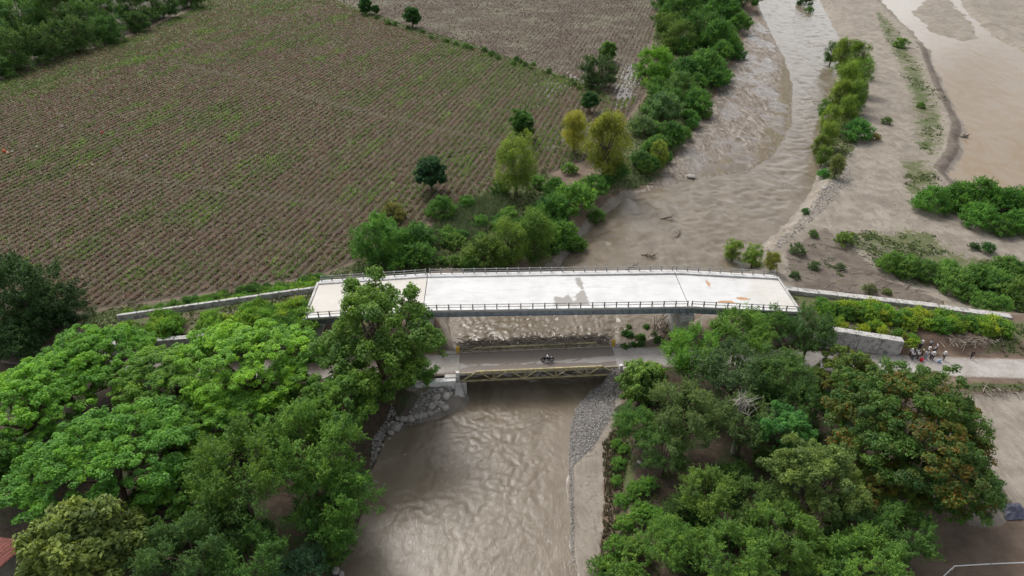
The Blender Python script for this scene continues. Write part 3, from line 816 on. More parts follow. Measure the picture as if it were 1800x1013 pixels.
for a, b in ((SL, -S0), (-S0, S0), (S0, S1)):
    g = .06
    a2, b2 = a + g, b - g
    n = max(2, int((b2 - a2) / .25))
    X, Y, f = grid(np.linspace(a2, b2, n), np.linspace(-HW + .8, HW - 1.0, 40))
    me = mesh_np('deck_surface', np.stack([X, Y, zd(X) + .004], 1), f, MAT_DECK, True)
    st = np.zeros(len(X))
    for q in STAIN: st = np.maximum(st, 1 - sstep(-1.0, .8, sdf(q, X, Y) + 1.2 * (fbm(X * .9, Y * .9, 66) - .5)))
    fattr(me, 'stain', st)
    fattr(me, 'warm', np.full(len(X), .85 if a < -30 else .05) * sstep(-12, -24, X) + .75 * sstep(24, 38, X))
    fattr(me, 'grime', .8 * sstep(HW - 2.2, HW - 1.0, Y) * sstep(-3, 6, X) + .5 * sstep(HW - 1.5, HW - 1.0, Y) + .25 * sstep(-HW + 1.3, -HW + .8, Y) + .28 * np.exp(-((np.minimum(X - a, b - X)) / .3) ** 2))
    r = np.zeros(len(X))
    for (rx, ry), (w1, w2), am in zip(RUST, ((1.6, .5), (1.4, .6), (.5, 1.5)), (1.6, 1.2, .95)):
        r = np.maximum(r, am * np.exp(-((X - rx) / w1) ** 2 - ((Y - ry) / w2) ** 2))
    fattr(me, 'rust', r)
    obj('deck_surface', me, bridge)
    za, zb = float(zd(a)), float(zd(b))
    def bar(name, mat, y0, y1, h0, h1, bev=0.0, xa=a2, xb=b2):
        pa, pb = float(zd(xa)), float(zd(xb))
        me = MB().hexa([(xa, y0, pa + h0), (xb, y0, pb + h0), (xb, y1, pb + h0), (xa, y1, pa + h0), (xa, y0, pa + h1), (xb, y0, pb + h1), (xb, y1, pb + h1), (xa, y1, pa + h1)]).mesh(name, mat, bevel=bev)
        return obj(name, me, bridge)
    bar('deck_slab', MAT_CONC, -HW, HW, -.26, 0, .02)
    bar('sidewalk', MAT_CONC_PALE, HW - 1.05, HW + .02, .006, .24, .03)
    bar('sidewalk', MAT_CONC_PALE, -HW - .02, -HW + .85, .006, .22, .03)
    for gy_ in (-4.6, -1.55, 1.55, 4.6):
        gd = bar('girder', MAT_STEEL_G, gy_ - .03, gy_ + .03, -1.55, -.262)
        for (h0, h1) in ((-1.62, -1.552), (-.33, -.264)):
            fl = bar('flange', MAT_STEEL_G, gy_ - .25, gy_ + .25, h0, h1); fl.parent = gd
        if abs(gy_) > 4:
            side = 1 if gy_ > 0 else -1
            me_s = MB().box(-.03, .03, min(side * .032, side * .24), max(side * .032, side * .24), -1.55, -.335).mesh('stiffener', MAT_STEEL_G)
            for sx_ in np.arange(a2 + .6, b2 - .3, 1.15):
                obj('stiffener', me_s, gd, loc=(sx_, gy_, float(zd(sx_))))
    for side in (-1, 1):
        yy = side * (HW - .16)
        nP = int(round((b - a) / 1.92))
        xs = np.linspace(a + .35, b - .35, nP + 1)
        for sx_ in xs:
            if 'POST' not in globals():
                POST = MB().box(-.09, .09, -.1, .1, 0, .98).mesh('railing_post', MAT_RAIL, bevel=.02)
            obj('railing_post', POST, bridge, loc=(sx_, yy, float(zd(sx_)) + .225))
        for hz in (.62, 1.08):
            obj('rail', MB().beam((xs[0], yy, float(zd(xs[0])) + hz), (xs[-1], yy, float(zd(xs[-1])) + hz), .07, .09).mesh('rail', MAT_RAIL), bridge)
        # low kerb line of the rail base
    # end diaphragms
    for xx in (a2 + .25, b2 - .25):
        obj('diaphragm', MB().box(xx - .05, xx + .05, -4.57, 4.57, float(zd(xx)) - 1.3, float(zd(xx)) - .4).mesh('diaphragm', MAT_STEEL_G), bridge)
for s in (-S0, S0):
    top = float(zd(s)) - 1.66
    p = obj('pier', MB().box(s - .7, s + .7, -4.6, 4.6, -7, top - 1.25).mesh('pier', MAT_CONC, bevel=.08), bridge)
    obj('pier_cap', MB().box(s - 1.15, s + 1.15, -5.5, 5.5, top - 1.25, top - .16).mesh('pier_cap', MAT_CONC, bevel=.05), p)
    for gy_ in (-4.6, -1.55, 1.55, 4.6):
        for ds in (-.55, .55):
            obj('bearing_block', MB().box(s + ds - .3, s + ds + .3, gy_ - .35, gy_ + .35, top - .16, top + .03).mesh('bearing_block', MAT_CONC), p)
for s, d in ((S1, 1), (SL, -1)):
    top = float(zd(s)) - 1.66
    ab = obj('abutment', MB().box(min(s - d * .9, s + d * 1.2), max(s - d * .9, s + d * 1.2), -5.6, 5.6, -5, top).mesh('abutment', MAT_CONC, bevel=.05), bridge)
    obj('back_wall', MB().box(min(s + d * .1, s + d * .5), max(s + d * .1, s + d * .5), -5.6, 5.6, top, float(zd(s)) - .05).mesh('back_wall', MAT_CONC, bevel=.03), ab)

def wall_thing(name, p, q, z0, z1, th_, base, label, cat='wall'):
    p, q = np.array(p, float), np.array(q, float)
    d = (q - p) / np.linalg.norm(q - p); n_ = np.array((-d[1], d[0])) * th_ / 2
    L = np.linalg.norm(q - p); k = max(2, int(L / 3.2)); e = obj(name, None, loc=(p[0], p[1], base), label=label, cat=cat)
    for i in range(k):                                    # cast in sections
        f0, f1 = i / k, (i + 1) / k
        a, b = p + (q - p) * f0, p + (q - p) * (f1 - .004)
        j = rng.uniform(-.03, .03)
        zz0, zz1 = z0 + (z1 - z0) * f0 + j, z0 + (z1 - z0) * f1 + j
        vs = [(a - n_), (b - n_), (b + n_), (a + n_)]
        v = [(c[0] - p[0], c[1] - p[1], 0) for c in vs] + [(c[0] - p[0], c[1] - p[1], h - base) for c, h in zip(vs, (zz0, zz1, zz1, zz0))]
        obj('wall_section', MB().hexa(v).mesh('wall_section', MAT_WALL, bevel=.04), e)
    return e
wall_thing('retaining_wall', (46.2, 99.3), (72.9, 96.2), 3.7, 2.0, 1.3, -3.0, 'long lichen spotted concrete wall running from the bridge end beside the sandy flat')
wall_thing('retaining_wall', (73.3, 96.15), (84.6, 94.4), 1.75, 1.1, 1.3, -3.0, 'short low lichen spotted wall continuing beyond the end of the long one')
wall_thing('retaining_wall', (48.6, 87.9), (61.6, 85.6), 3.7, 2.7, 1.3, -1.5, 'grey concrete retaining wall end standing beside the group of people')
wall_thing('retaining_wall', (-33.4, 98.6), (-66.5, 93.6), 4.3, 1.8, .55, -1.5, 'thin pale concrete wall between the ploughed field and the overgrown approach')
wall_thing('retaining_wall', (-36, 87.4), (-64, 85.6), 3.6, 2.0, 1.0, -1.5, 'grey concrete wall top half hidden under the bright green trees')

# ------------------------------------------------------------------ old steel truss bridge
TA = math.radians(3.89)
tb = obj('truss_bridge', None, loc=(4.07, 83.94, 0), rot=(0, 0, TA), label='low old pony truss bridge of faded yellow steel over the muddy river', cat='bridge')
def tp(name, mb, mat, bev=0.0, parent=tb):
    return obj(name, mb.mesh(name, mat, bevel=bev), parent)
X, Y, f = grid(np.linspace(-12.3, 12.3, 90), np.linspace(-2.5, 2.5, 20))
def wetdeck():
    m = NT('mud_stained_roadway')
    p = m.obj()
    st = m.n('Mapping', {'Vector': p, 'Scale': (.22, .75, 1)}).outputs[0]
    a, b = m.noise(1.3, 6, .7, st), m.noise(5, 5, .65, p)
    band = m.attr('worn').outputs['Fac']
    dry = m.rng(m.math('ADD', band, m.math('MULTIPLY', m.math('SUBTRACT', a, .5), 1.6)), .55, .66)
    col = m.mix(m.rng(b, .35, .65), C3(.165, .14, .118), C3(.225, .192, .165))
    col = m.mix(m.math('MULTIPLY', dry, .85), col, C3(.36, .335, .31))
    m.bsdf(col, m.rng(dry, 0, 1, .35, .8, False), m.bump(b, .25, .03))
    return m.m
me = mesh_np('roadway', np.stack([X, Y, np.full(len(X), .012)], 1), f, wetdeck(), True)
fattr(me, 'worn', .58 * np.exp(-((Y + .75) / .75) ** 2) + .45 * sstep(5, 9, X) * np.exp(-((Y + .2) / 1.3) ** 2) + .05 + .3 * sstep(-11, -12.3, X))
obj('roadway', me, tb)
tp('deck', MB().box(-12.3, 12.3, -2.62, 2.62, -.28, .008), MAT_CONC)
tp('kerb', MB().box(-12.3, 12.3, 2.36, 2.62, .014, .2), MAT_KERB, .03)
tp('kerb', MB().box(-12.3, 12.3, -2.62, -2.38, .014, .16), MAT_KERB, .03)
TOPX = [-9.6, -4.8, 0, 4.8, 9.6]; BOTX = [-12.05, -7.2, -2.4, 2.4, 7.2, 12.05]
ZT, ZB = .62, -1.12
for side in (-1, 1):
    y = side * 2.95
    tp('top_chord', MB().beam((TOPX[0] - .1, y, ZT), (TOPX[-1] + .1, y, ZT), .26, .2), MAT_STEEL_Y, .015)
    tp('bottom_chord', MB().beam((BOTX[0] - .3, y, ZB), (BOTX[-1] + .3, y, ZB), .24, .22), MAT_STEEL_Y, .015)
    tp('guard_rail', MB().beam((-12.2, y - side * .16, .18), (12.2, y - side * .16, .18), .05, .22), MAT_STEEL_Y)
    for i, tx in enumerate(TOPX):
        for bx in (BOTX[i], BOTX[i + 1]):
            end = bx in (BOTX[0], BOTX[-1])
            tp('end_post' if end else 'diagonal', MB().beam((tx, y, ZT), (bx, y, ZB), .2 if end else .15, .17 if end else .13), MAT_STEEL_Y, .01)
    for bx in BOTX[1:-1]:
        tp('vertical', MB().beam((bx, y, ZB), (bx, y, ZT), .13, .1), MAT_STEEL_Y, .01)
        tp('gusset_plate', MB().box(bx - .42, bx + .42, y + side * .125 - .015, y + side * .125 + .015, ZB - .1, ZB + .42), MAT_STEEL_Y)
        tp('outrigger', MB().beam((bx + .22, y + side * .1, ZB), (bx + .22, y - side * .03, ZT - .1), .08, .08), MAT_STEEL_Y)
    for tx in TOPX:
        tp('gusset_plate', MB().box(tx - .38, tx + .38, y + side * .135 - .012, y + side * .135 + .012, ZT - .34, ZT + .06), MAT_STEEL_Y)
for bx in BOTX:
    tp('floor_beam', MB().box(bx - .13, bx + .13, -2.8, 2.8, -1.0, -.284), MAT_DARKSTEEL)
for yy in (-2, -1, 0, 1, 2):
    tp('stringer', MB().box(-12.2, 12.2, yy - .07, yy + .07, -.62, -.283), MAT_DARKSTEEL)
for sx_ in (-1, 1):
    a, b = sorted((sx_ * 12.32, sx_ * 14.6))
    ab = tp('abutment', MB().box(a, b, -3.3, 3.3, -6, -.02), MAT_CONC, .05)
    tp('bearing_shelf', MB().box(*sorted((sx_ * 11.3, sx_ * 12.318)), -3.2, 3.2, -6, -1.35), MAT_CONC, .03, ab)
    tp('bollard_post', MB().box(sx_ * 12.55 - .28, sx_ * 12.55 + .28, 2.62, 3.12, -.1, 1.05), MAT_YELLOW, .05)
tp('corner_post', MB().box(-12.85, -12.34, -3.25, -2.72, -.1, .75), MAT_CONC_PALE, .04)
tp('corner_post', MB().box(12.34, 12.85, -3.25, -2.72, -.1, .75), MAT_CONC_PALE, .04)
tp('wing_wall', MB().hexa([(-19.5, -4.3, -5), (-12.9, -3.95, -5), (-12.9, -3.0, -5), (-19.5, -3.2, -5), (-19.5, -4.3, -.3), (-12.9, -3.95, -.15), (-12.9, -3.0, -.15), (-19.5, -3.2, -.3)]), MAT_CONC_PALE, .05)
tp('slope_apron', MB().hexa([(-13.4, -6.4, -5), (-11.2, -4.6, -5), (-11.4, -3.3, -5), (-13.0, -3.8, -5), (-13.3, -5.4, -3.3), (-12.0, -4.5, -3.2), (-12.2, -3.32, -.9), (-12.9, -3.96, -.5)]), MAT_CONC, .05)

# ------------------------------------------------------------------ driftwood
def sticks(name, n, place, rmin=.02, rmax=.07, lmin=.6, lmax=3.2, tilt=.35):
    mb = MB()
    for i in range(n):
        c, az = place()
        L = rng.uniform(lmin, lmax); r = rng.uniform(rmin, rmax); el_ = rng.normal(0, tilt)
        d = np.array((math.cos(az) * math.cos(el_), math.sin(az) * math.cos(el_), math.sin(el_)))
        k = rng.normal(0, .08, 3) * L
        mb.tube([c - d * L / 2, c + k * .5, c + d * L / 2], [r, r * .9, r * .4], 4, False)
    return mb.mesh(name, MAT_WOOD)
def jam():
    x = rng.uniform(-12, 12); h = rng.random()
    t_ = rng.random() ** 1.2
    q = np.array((x, 2.8 + t_ * 3.1, .62 - .7 * t_ + .5 * (float(vnoise(x * .4, t_ * 2, 8)) - .5) - 1.6 * rng.random() ** 2.2))
    w_ = (tb_m @ Vector(q))
    return np.array(w_), TA + (rng.normal(0, .35) if rng.random() < .7 else rng.uniform(0, 3.14))
tb_m = Matrix.Translation((4.07, 83.94, 0)) @ Matrix.Rotation(TA, 4, 'Z')
obj('driftwood', sticks('driftwood', 1500, jam, .025, .075), kind='stuff', label='tangled driftwood jammed along the upstream side of the truss bridge')
pr = P(1172, 588, -3.4)
obj('driftwood', sticks('driftwood_pier', 150, lambda: (pr + np.array((rng.normal(0, 1.1), rng.normal(1.0, 1.8), abs(rng.normal(.4, .9)))), rng.uniform(.6, 2.2)), .03, .13, 1, 4.5, .5), kind='stuff', label='heap of broken branches washed against the pier of the concrete bridge')
mp_ = P(1700, 598, .3)
def on_ground(px, py):
    p = P(px, py, 0)
    for _ in range(3):
        z = max(gz(p[0], p[1]), .03 if sdf(ROADR, p[0], p[1]) < 0 else -9)
        p = P(px, py, z)
    return p
def twigs(px, py, sx_, sy_, n):
    c = on_ground(px, py)
    return lambda: (c + np.array((rng.normal(0, sx_), rng.normal(0, sy_), abs(rng.normal(0, .22)))), rng.uniform(0, 3.14))
obj('brush_pile', sticks('brush_pile', 260, twigs(1700, 598, 1.9, .8, 0), .02, .06, .5, 2.2, .3), label='low pile of dry cut branches beside the concrete road', kind='stuff')
obj('brush_pile', sticks('brush_pile', 90, twigs(1750, 688, 2.2, .5, 0), .02, .07, .6, 2.6, .3), label='scattered pale dead branches on the road verge below the concrete road', kind='stuff')
obj('driftwood', sticks('driftwood_banks', 160, lambda: ((lambda q: np.array((q[0], q[1], gz(q[0], q[1]) + .1)))(P(rng.uniform(1390, 1640), rng.uniform(420, 530), -2)), rng.uniform(-.8, .8)), .03, .08, .8, 4, .1), kind='stuff', label='thin flood driftwood strewn over the brown mud flat')
def log(px, py, z, L, az, r, label):
    c = P(px, py, z); d = np.array((math.cos(az), math.sin(az), .06))
    mb = MB().tube([c - d * L / 2, c + np.array((0, .1, .12)), c + d * L / 2], [r, r * .85, r * .4], 6)
    for k in range(7):
        s = rng.uniform(-.45, .45) * L; a2 = rng.uniform(0, 6.28); q = c + d * s
        e = q + np.array((math.cos(a2), math.sin(a2), rng.uniform(.3, 1.0))) * rng.uniform(.6, 1.6)
        mb.tube([q, (q + e) / 2 + rng.normal(0, .12, 3), e], [r * .5, r * .3, r * .12], 4)
    me = mb.mesh('driftwood_log', MAT_WOOD); me.transform(Matrix.Translation(Vector(-c)))
    obj('driftwood_log', me, loc=c, label=label, cat='log')
log(1173, 383, -3.8, 3.2, .2, .28, 'dark branchy snag alone in mid river, the farther one upstream of the bridge')
log(1192, 412, -3.9, 2.4, 1.0, .2, 'small dark snag breaking the water between two larger ones')
log(1140, 449, -3.85, 3.0, -.3, .25, 'dark branchy snag in the river close behind the concrete bridge railing')
log(1108, 470, -3.9, 4.6, .7, .12, 'thin slanting drowned branch in the river just behind the bridge')
log(1160, 583, -3.3, 3.2, 1.2, .25, 'stranded log on the grassy bank beside the bridge pier')
log(1490, 520, -2, 5, -.4, .1, 'thin grey drift log on the brown mud behind the long wall')
log(1695, 240, -2.5, 2.6, .1, .45, 'black drifted stump at the edge of the pond')

# ------------------------------------------------------------------ boulders on the left bank
ROCKS = [rock_mesh('boulder_%d' % i, 40 + i, MAT_ROCK) for i in range(6)]
for i, (px, py, r) in enumerate([(696, 754, 8.5), (705, 747, 4), (714, 733, 6), (722, 731, 6.5), (727, 727, 3), (739, 721, 6.5), (744, 713, 5), (728, 712, 5), (735, 710, 4), (752, 705, 4), (757, 697, 8), (764, 696, 6), (749, 698, 4),
        (751, 705, 4.5), (758, 707, 4), (766, 692, 6), (772, 694, 5), (780, 681, 6), (785, 690, 6.5), (775, 687, 4), (684, 773, 3), (700, 738, 4), (710, 725, 4), (690, 745, 4.5), (718, 741, 3.5), (733, 726, 3.5), (683, 748, 3.5), (745, 722, 3), (672, 782, 3), (665, 790, 3.4), (590, 1003, 7), (600, 1009, 5)] + [(lambda q: (q[0], q[1], rng.uniform(2.5, 6)))(np.array((690, 752)) + rng.random() * np.array((105, -70)) + rng.normal(0, 1, 2) * np.array((5, 6))) for _ in range(34)]):
    c = P(px, py, -3.2); c = P(px, py, gz(c[0], c[1]) + .2)
    s = 1.3 * r * depth(c) / FPX
    obj('boulder', ROCKS[i % 6], loc=(c[0], c[1], gz(c[0], c[1]) + s * .25), rot=(rng.uniform(-.3, .3), rng.uniform(-.3, .3), rng.uniform(0, 6.28)), scale=(s * rng.uniform(.9, 1.15), s * rng.uniform(.75, 1.0), s * rng.uniform(.8, 1.1)),
        label='grey angular boulder of the riprap on the left river bank', cat='boulder', group='boulders lining the bank beside the truss bridge')
for px, py, r, lb in ((1124, 812, 4.5, 'single pale boulder lying on the brown bank under the trees'), (1212, 322, 9, 'flat grey boulder in the shallows at the foot of the mud bar'), (1450, 332, 7, 'grey boulder on the gravel shore at the tip of the island of willows')):
    c = P(px, py, -2.2); c = P(px, py, gz(c[0], c[1]) + .1); s = r * depth(c) / FPX
    obj('boulder', ROCKS[int(px) % 6], loc=(c[0], c[1], gz(c[0], c[1]) + s * .2), rot=(0, 0, px), scale=(s, s * .8, s * .6), label=lb, cat='boulder')

# ------------------------------------------------------------------ people and motorcycle
MAT_SKIN = simple_mat('skin', (.32, .19, .13), .6, .1, 6, .1)
MAT_CLOTH = objcol_mat('cloth', .85)
MAT_HAIR = simple_mat('black_hair', (.02, .017, .015), .6, .2, 20, .2)
MAT_RUBBER = simple_mat('black_rubber', (.02, .02, .02), .7, .2, 6, .2)
MAT_BLACKPAINT = simple_mat('black_gloss_paint', (.02, .022, .028), .25, .1, 4, .02, spec=.5)
MAT_CHROME = simple_mat('bare_metal', (.45, .45, .46), .3, .15, 5, .05, metal=.9)

def skinned(name, verts, edges, radii, sub=1, root=0):
    me = bpy.data.meshes.new(name + '_cage')
    me.from_pydata(verts, edges, [])
    o = bpy.data.objects.new(name + '_cage', me); COL.objects.link(o)
    o.modifiers.new('skin', 'SKIN'); 
    sv = me.skin_vertices[0].data if len(me.skin_vertices) else None
    if sv is None:
        bm = bmesh.new(); bm.from_mesh(me); bm.verts.layers.skin.verify(); bm.to_mesh(me); bm.free()
        sv = me.skin_vertices[0].data
    for i, r in enumerate(radii):
        sv[i].radius = (r, r) if np.isscalar(r) else r
        sv[i].use_root = (i == root)
    m = o.modifiers.new('sub', 'SUBSURF'); m.levels = sub; m.render_levels = sub
    dg = bpy.context.evaluated_depsgraph_get()
    out = bpy.data.meshes.new_from_object(o.evaluated_get(dg))
    out.name = name
    bpy.data.objects.remove(o); bpy.data.meshes.remove(me)
    out.polygons.foreach_set('use_smooth', np.ones(len(out.polygons), bool))
    out.materials.clear()
    return out

def figure(pose):
    J = dict(pelvis=(0, 0, .95), spine=(0, .01, 1.14), chest=(0, .01, 1.33), neck=(0, .01, 1.47), head=(0, .03, 1.58), crown=(0, .02, 1.69), face=(0, .09, 1.56))
    for s, n in ((-1, 'l'), (1, 'r')):
        J['sh' + n] = (s * .19, 0, 1.40); J['el' + n] = (s * .25, -.03, 1.12); J['wr' + n] = (s * .25, .08, .89); J['hd' + n] = (s * .245, .11, .82)
        J['hp' + n] = (s * .09, 0, .90); J['kn' + n] = (s * .1, .02, .49); J['an' + n] = (s * .1, -.02, .08); J['to' + n] = (s * .11, .14, .035)
    J.update(pose)
    R = dict(pelvis=.135, spine=.125, chest=.15, neck=.055, head=.09, crown=.06, face=.05, shl=.07, shr=.07, ell=.045, elr=.045, wrl=.03, wrr=.03, hdl=.036, hdr=.036, hpl=.095, hpr=.095, knl=.06, knr=.06, anl=.042, anr=.042, tol=.035, tor=.035)
    E = [('pelvis', 'spine'), ('spine', 'chest'), ('chest', 'neck'), ('neck', 'head'), ('head', 'crown'), ('head', 'face')]
    for n in 'lr':
        E += [('chest', 'sh' + n), ('sh' + n, 'el' + n), ('el' + n, 'wr' + n), ('wr' + n, 'hd' + n), ('pelvis', 'hp' + n), ('hp' + n, 'kn' + n), ('kn' + n, 'an' + n), ('an' + n, 'to' + n)]
    def part(name, names, grow, edges=None, over=None):
        ed = [e for e in E if e[0] in names and e[1] in names]
        return skinned(name, [J[k] for k in names], [(names.index(a), names.index(b)) for a, b in ed], [(over or {}).get(k, R[k]) + grow for k in names])
    body = part('person_body', list(J), 0)
    # five fingers on each hand
    mb = MB()
    for n, s in (('l', -1), ('r', 1)):
        w_, h_ = np.array(J['wr' + n]), np.array(J['hd' + n])
        d = (h_ - w_) / np.linalg.norm(h_ - w_); sd = np.cross(d, (s, 0, 0)); sd /= np.linalg.norm(sd) + 1e-9
        for k, L in enumerate((.07, .085, .09, .08)):
            q = h_ + sd * (.024 * (k - 1.5))
            mb.tube([q, q + d * L * .55 + np.array((-s * .008, 0, 0)), q + d * L + np.array((-s * .03, 0, 0))], [.0095, .009, .007], 5)
        q = w_ + d * .03
        mb.tube([q, q + sd * .035 + d * .03, q + sd * .045 + d * .065], [.012, .011, .008], 5)
    bm = bmesh.new(); bm.from_mesh(body)
    t = mb.mesh('fingers'); bm.from_mesh(t); bm.to_mesh(body); bm.free(); bpy.data.meshes.remove(t)
    body.materials.append(MAT_SKIN)
    shirt = part('shirt', ['chest', 'spine', 'pelvis', 'shl', 'shr', 'ell', 'elr'], .022, over=dict(pelvis=.13)); shirt.materials.append(MAT_CLOTH)
    trousers = part('trousers', ['pelvis', 'hpl', 'hpr', 'knl', 'knr', 'anl', 'anr'], .018); trousers.materials.append(MAT_CLOTH)
    hd = np.array(J['head']); cr = np.array(J['crown'])
    bm = bmesh.new(); bmesh.ops.create_uvsphere(bm, u_segments=12, v_segments=8, radius=.118)
    for v in list(bm.verts):
        if v.co.z < -.02 or (v.co.y > .07 and v.co.z < .03): bm.verts.remove(v)
    hair = bpy.data.meshes.new('hair'); bm.to_mesh(hair); bm.free(); hair.transform(Matrix.Translation(hd + (cr - hd) * .25)); hair.materials.append(MAT_HAIR)
    mb = MB(); c = hd + (cr - hd) * .55
    mb.tube([c + np.array((0, 0, z_)) for z_ in (0, .004, .01, .06, .11, .125)], [.2, .2, .12, .115, .09, .03], 12)
    hat = mb.mesh('hat', MAT_CLOTH)
    return dict(body=body, shirt=shirt, trousers=trousers, hair=hair, hat=hat)
STAND = figure({})
WALK = figure(dict(knl=(-.1, .17, .52), anl=(-.1, .2, .1), tol=(-.11, .36, .06), knr=(.1, -.05, .5), anr=(.1, -.3, .14), tor=(.11, -.17, .04), ell=(-.25, -.12, 1.13), wrl=(-.25, -.05, .9), hdl=(-.245, 0, .83), elr=(.25, .06, 1.13), wrr=(.25, .2, .95), hdr=(.245, .26, .9)))
RIDE = figure(dict(pelvis=(0, -.12, .84), spine=(0, -.06, 1.02), chest=(0, .05, 1.2), neck=(0, .1, 1.34), head=(0, .14, 1.44), crown=(0, .13, 1.55), face=(0, .2, 1.43), shl=(-.19, .06, 1.26), shr=(.19, .06, 1.26), ell=(-.32, .24, 1.06), elr=(.32, .24, 1.06), wrl=(-.32, .46, 1.06), wrr=(.32, .46, 1.06), hdl=(-.31, .53, 1.05), hdr=(.31, .53, 1.05),
                   hpl=(-.1, -.08, .82), hpr=(.1, -.08, .82), knl=(-.21, .3, .72), knr=(.21, .3, .72), anl=(-.2, .08, .38), anr=(.2, .08, .38), tol=(-.2, .23, .33), tor=(.2, .23, .33)))
def person(fig, loc, rz, shirt, trousers, label, group=None, hat=None, scale=1.0):
    b = obj('person', fig['body'], loc=loc, rot=(0, 0, rz), scale=scale, label=label, cat='person', group=group)
    obj('shirt', fig['shirt'], b, color=shirt); obj('trousers', fig['trousers'], b, color=trousers)
    if hat is None: obj('hair', fig['hair'], b)
    else: obj('hat', fig['hat'], b, color=hat)
    return b
WH, NAVY, GREY, LB = (.72, .72, .72), (.02, .025, .05), (.08, .08, .085), (.32, .45, .62)
person(WALK, on_ground(1706, 631), 1.9, (.025, .025, .03), (.015, .017, .025), 'person in black clothes walking alone on the pale concrete road')
person(STAND, on_ground(1633, 612), 3.6, (.5, .58, .7), NAVY, 'person in light blue shirt standing apart on the dirt above the group')
lone = person(WALK, on_ground(1657, 633), 2.4, WH, GREY, 'person in white hooded top walking beside a blue bag', hat=(.75, .75, .75))
crowd = [(1599, 628, WH, NAVY), (1605, 623, WH, GREY), (1609, 628, (.66, .68, .72), NAVY), (1613, 617, (.04, .04, .05), NAVY), (1617, 613, WH, NAVY), (1612, 632, WH, GREY), (1620, 626, (.62, .70, .42), GREY), (1626, 631, WH, (.35, .4, .5)), (1629, 625, WH, NAVY), (1634, 631, (.6, .6, .68), NAVY), (1640, 622, WH, NAVY), (1644, 618, (.7, .7, .72), GREY), (1637, 634, WH, NAVY), (1602, 633, WH, NAVY)]
for i, (px, py, sh, tr) in enumerate(crowd):
    lab = {(.04, .04, .05): 'person in black shirt at the back of the white shirted group', (.62, .70, .42): 'person in pale yellow green vest amid the white shirted group'}.get(sh, 'person in a white shirt in the tight group standing on the road')
    person(STAND, on_ground(px, py), rng.uniform(0, 6.28), sh, tr, lab, 'people gathered on the road' if 'tight group' in lab else None, hat=(.75, .74, .7) if i % 4 == 0 else None, scale=rng.uniform(.94, 1.05))
# blue bag and red bucket
def bag_mesh(name, s):
    bm = bmesh.new(); bmesh.ops.create_icosphere(bm, subdivisions=2, radius=1)
    for v in bm.verts:
        n_ = 1 + .25 * (vnoise(v.co.x * 2 + 5, v.co.y * 2 + v.co.z * 3, s) - .5)
        v.co = (v.co.x * .34 * n_, v.co.y * .24 * n_, max(v.co.z * .3 * n_, -.22) + .22 + (.1 if v.co.z > .8 else 0))
    me = bpy.data.meshes.new(name); bm.to_mesh(me); bm.free(); me.materials.append(MAT_CLOTH)
    me.polygons.foreach_set('use_smooth', np.ones(len(me.polygons), bool))
    return me
BAG = bag_mesh('sack', 4)
p = on_ground(1650, 637); obj('bag', BAG, loc=p, rot=(0, 0, .5), scale=(1.2, .9, 1.0), label='light blue bag on the road by the hooded walker', cat='bag', color=LB)
p = on_ground(1619, 635)
mb = MB(); mb.tube([(0, 0, 0), (0, 0, .02), (0, 0, .45), (0, 0, .47)], [.2, .22, .28, .29], 12)
bk = obj('bucket', mb.mesh('bucket', MAT_CLOTH), loc=p, scale=1.05, color=(.6, .03, .04), label='large red bucket standing at the front of the group', cat='bucket')
obj('handle', MB().tube([(.28 * math.cos(t_), 0, .45 + .2 * math.sin(t_)) for t_ in np.linspace(0, math.pi, 9)], .012, 5).mesh('handle', MAT_CHROME), bk)
# sacks and rags out in the field
for px, py, s, c, lab in ((8, 268, 3.2, (.75, .16, .08), 'orange red heap of cloth in the field left of the other litter'), (14, 271, 2.4, (.8, .5, .3), 'pale orange sack touching the orange red heap in the field'), (22, 268, 1.6, (.7, .66, .62), 'off white sack beside the orange heap in the field'), (180, 236, 2.6, (.6, .05, .05), 'red sack lying alone in the brown field'), (117, 205, 1.6, (.75, .75, .75), 'white sack in the brown field above another white one'),
        (110, 224, 1.8, (.75, .76, .78), 'white sack in the brown field below another white one'), (65, 260, 1.6, (.7, .72, .74), 'small white sack alone near the orange heap'), (122, 282, 1.8, (.75, .5, .42), 'pinkish sack in the short line of sacks in the field'), (140, 292, 1.7, (.72, .45, .3), 'orange sack in the short line of sacks in the field'), (152, 292, 2.0, (.7, .55, .3), 'tan sack in the short line of sacks in the field'), (163, 292, 2.2, (.68, .62, .4), 'cream sack at the end of the line of sacks in the field'), (258, 276, 1.5, (.75, .75, .75), 'tiny white sack in the field beyond the line of sacks')):
    p = P(px, py, -.8); p[2] = gz(p[0], p[1])
    obj('sack', BAG, loc=p, rot=(0, 0, px), scale=s * .5, color=c, label=lab, cat='sack')

mc = obj('motorcycle', None, loc=tuple(np.array(P(962, 636, .02))), rot=(0, 0, TA - math.pi / 2), label='black motorcycle crossing the truss bridge', cat='motorcycle')
def mp(name, mb, mat, parent=mc, smooth=False, loc=None):
    return obj(name, mb.mesh(name, mat, smooth=smooth), parent, loc=loc)
for wy_ in (-.68, .7):
    circ = [(0, .29 * math.cos(t_), .29 * math.sin(t_)) for t_ in np.linspace(0, 2 * math.pi, 25)]
    wh = mp('wheel', MB().tube(circ, .065, 7, False), MAT_RUBBER, smooth=True, loc=(0, wy_, .355))
    mb = MB()
    for t_ in np.linspace(0, math.pi, 5)[:-1]:
        mb.beam((0, -.25 * math.cos(t_), -.25 * math.sin(t_)), (0, .25 * math.cos(t_), .25 * math.sin(t_)), .03, .03)
    obj('rim', mb.mesh('rim', MAT_CHROME), wh)
    mp('mudguard', MB().tube([(0, wy_ + .39 * math.cos(t_), .355 + .39 * math.sin(t_)) for t_ in np.linspace(.5, 2.6, 9)], .07, 6), MAT_BLACKPAINT, smooth=True)
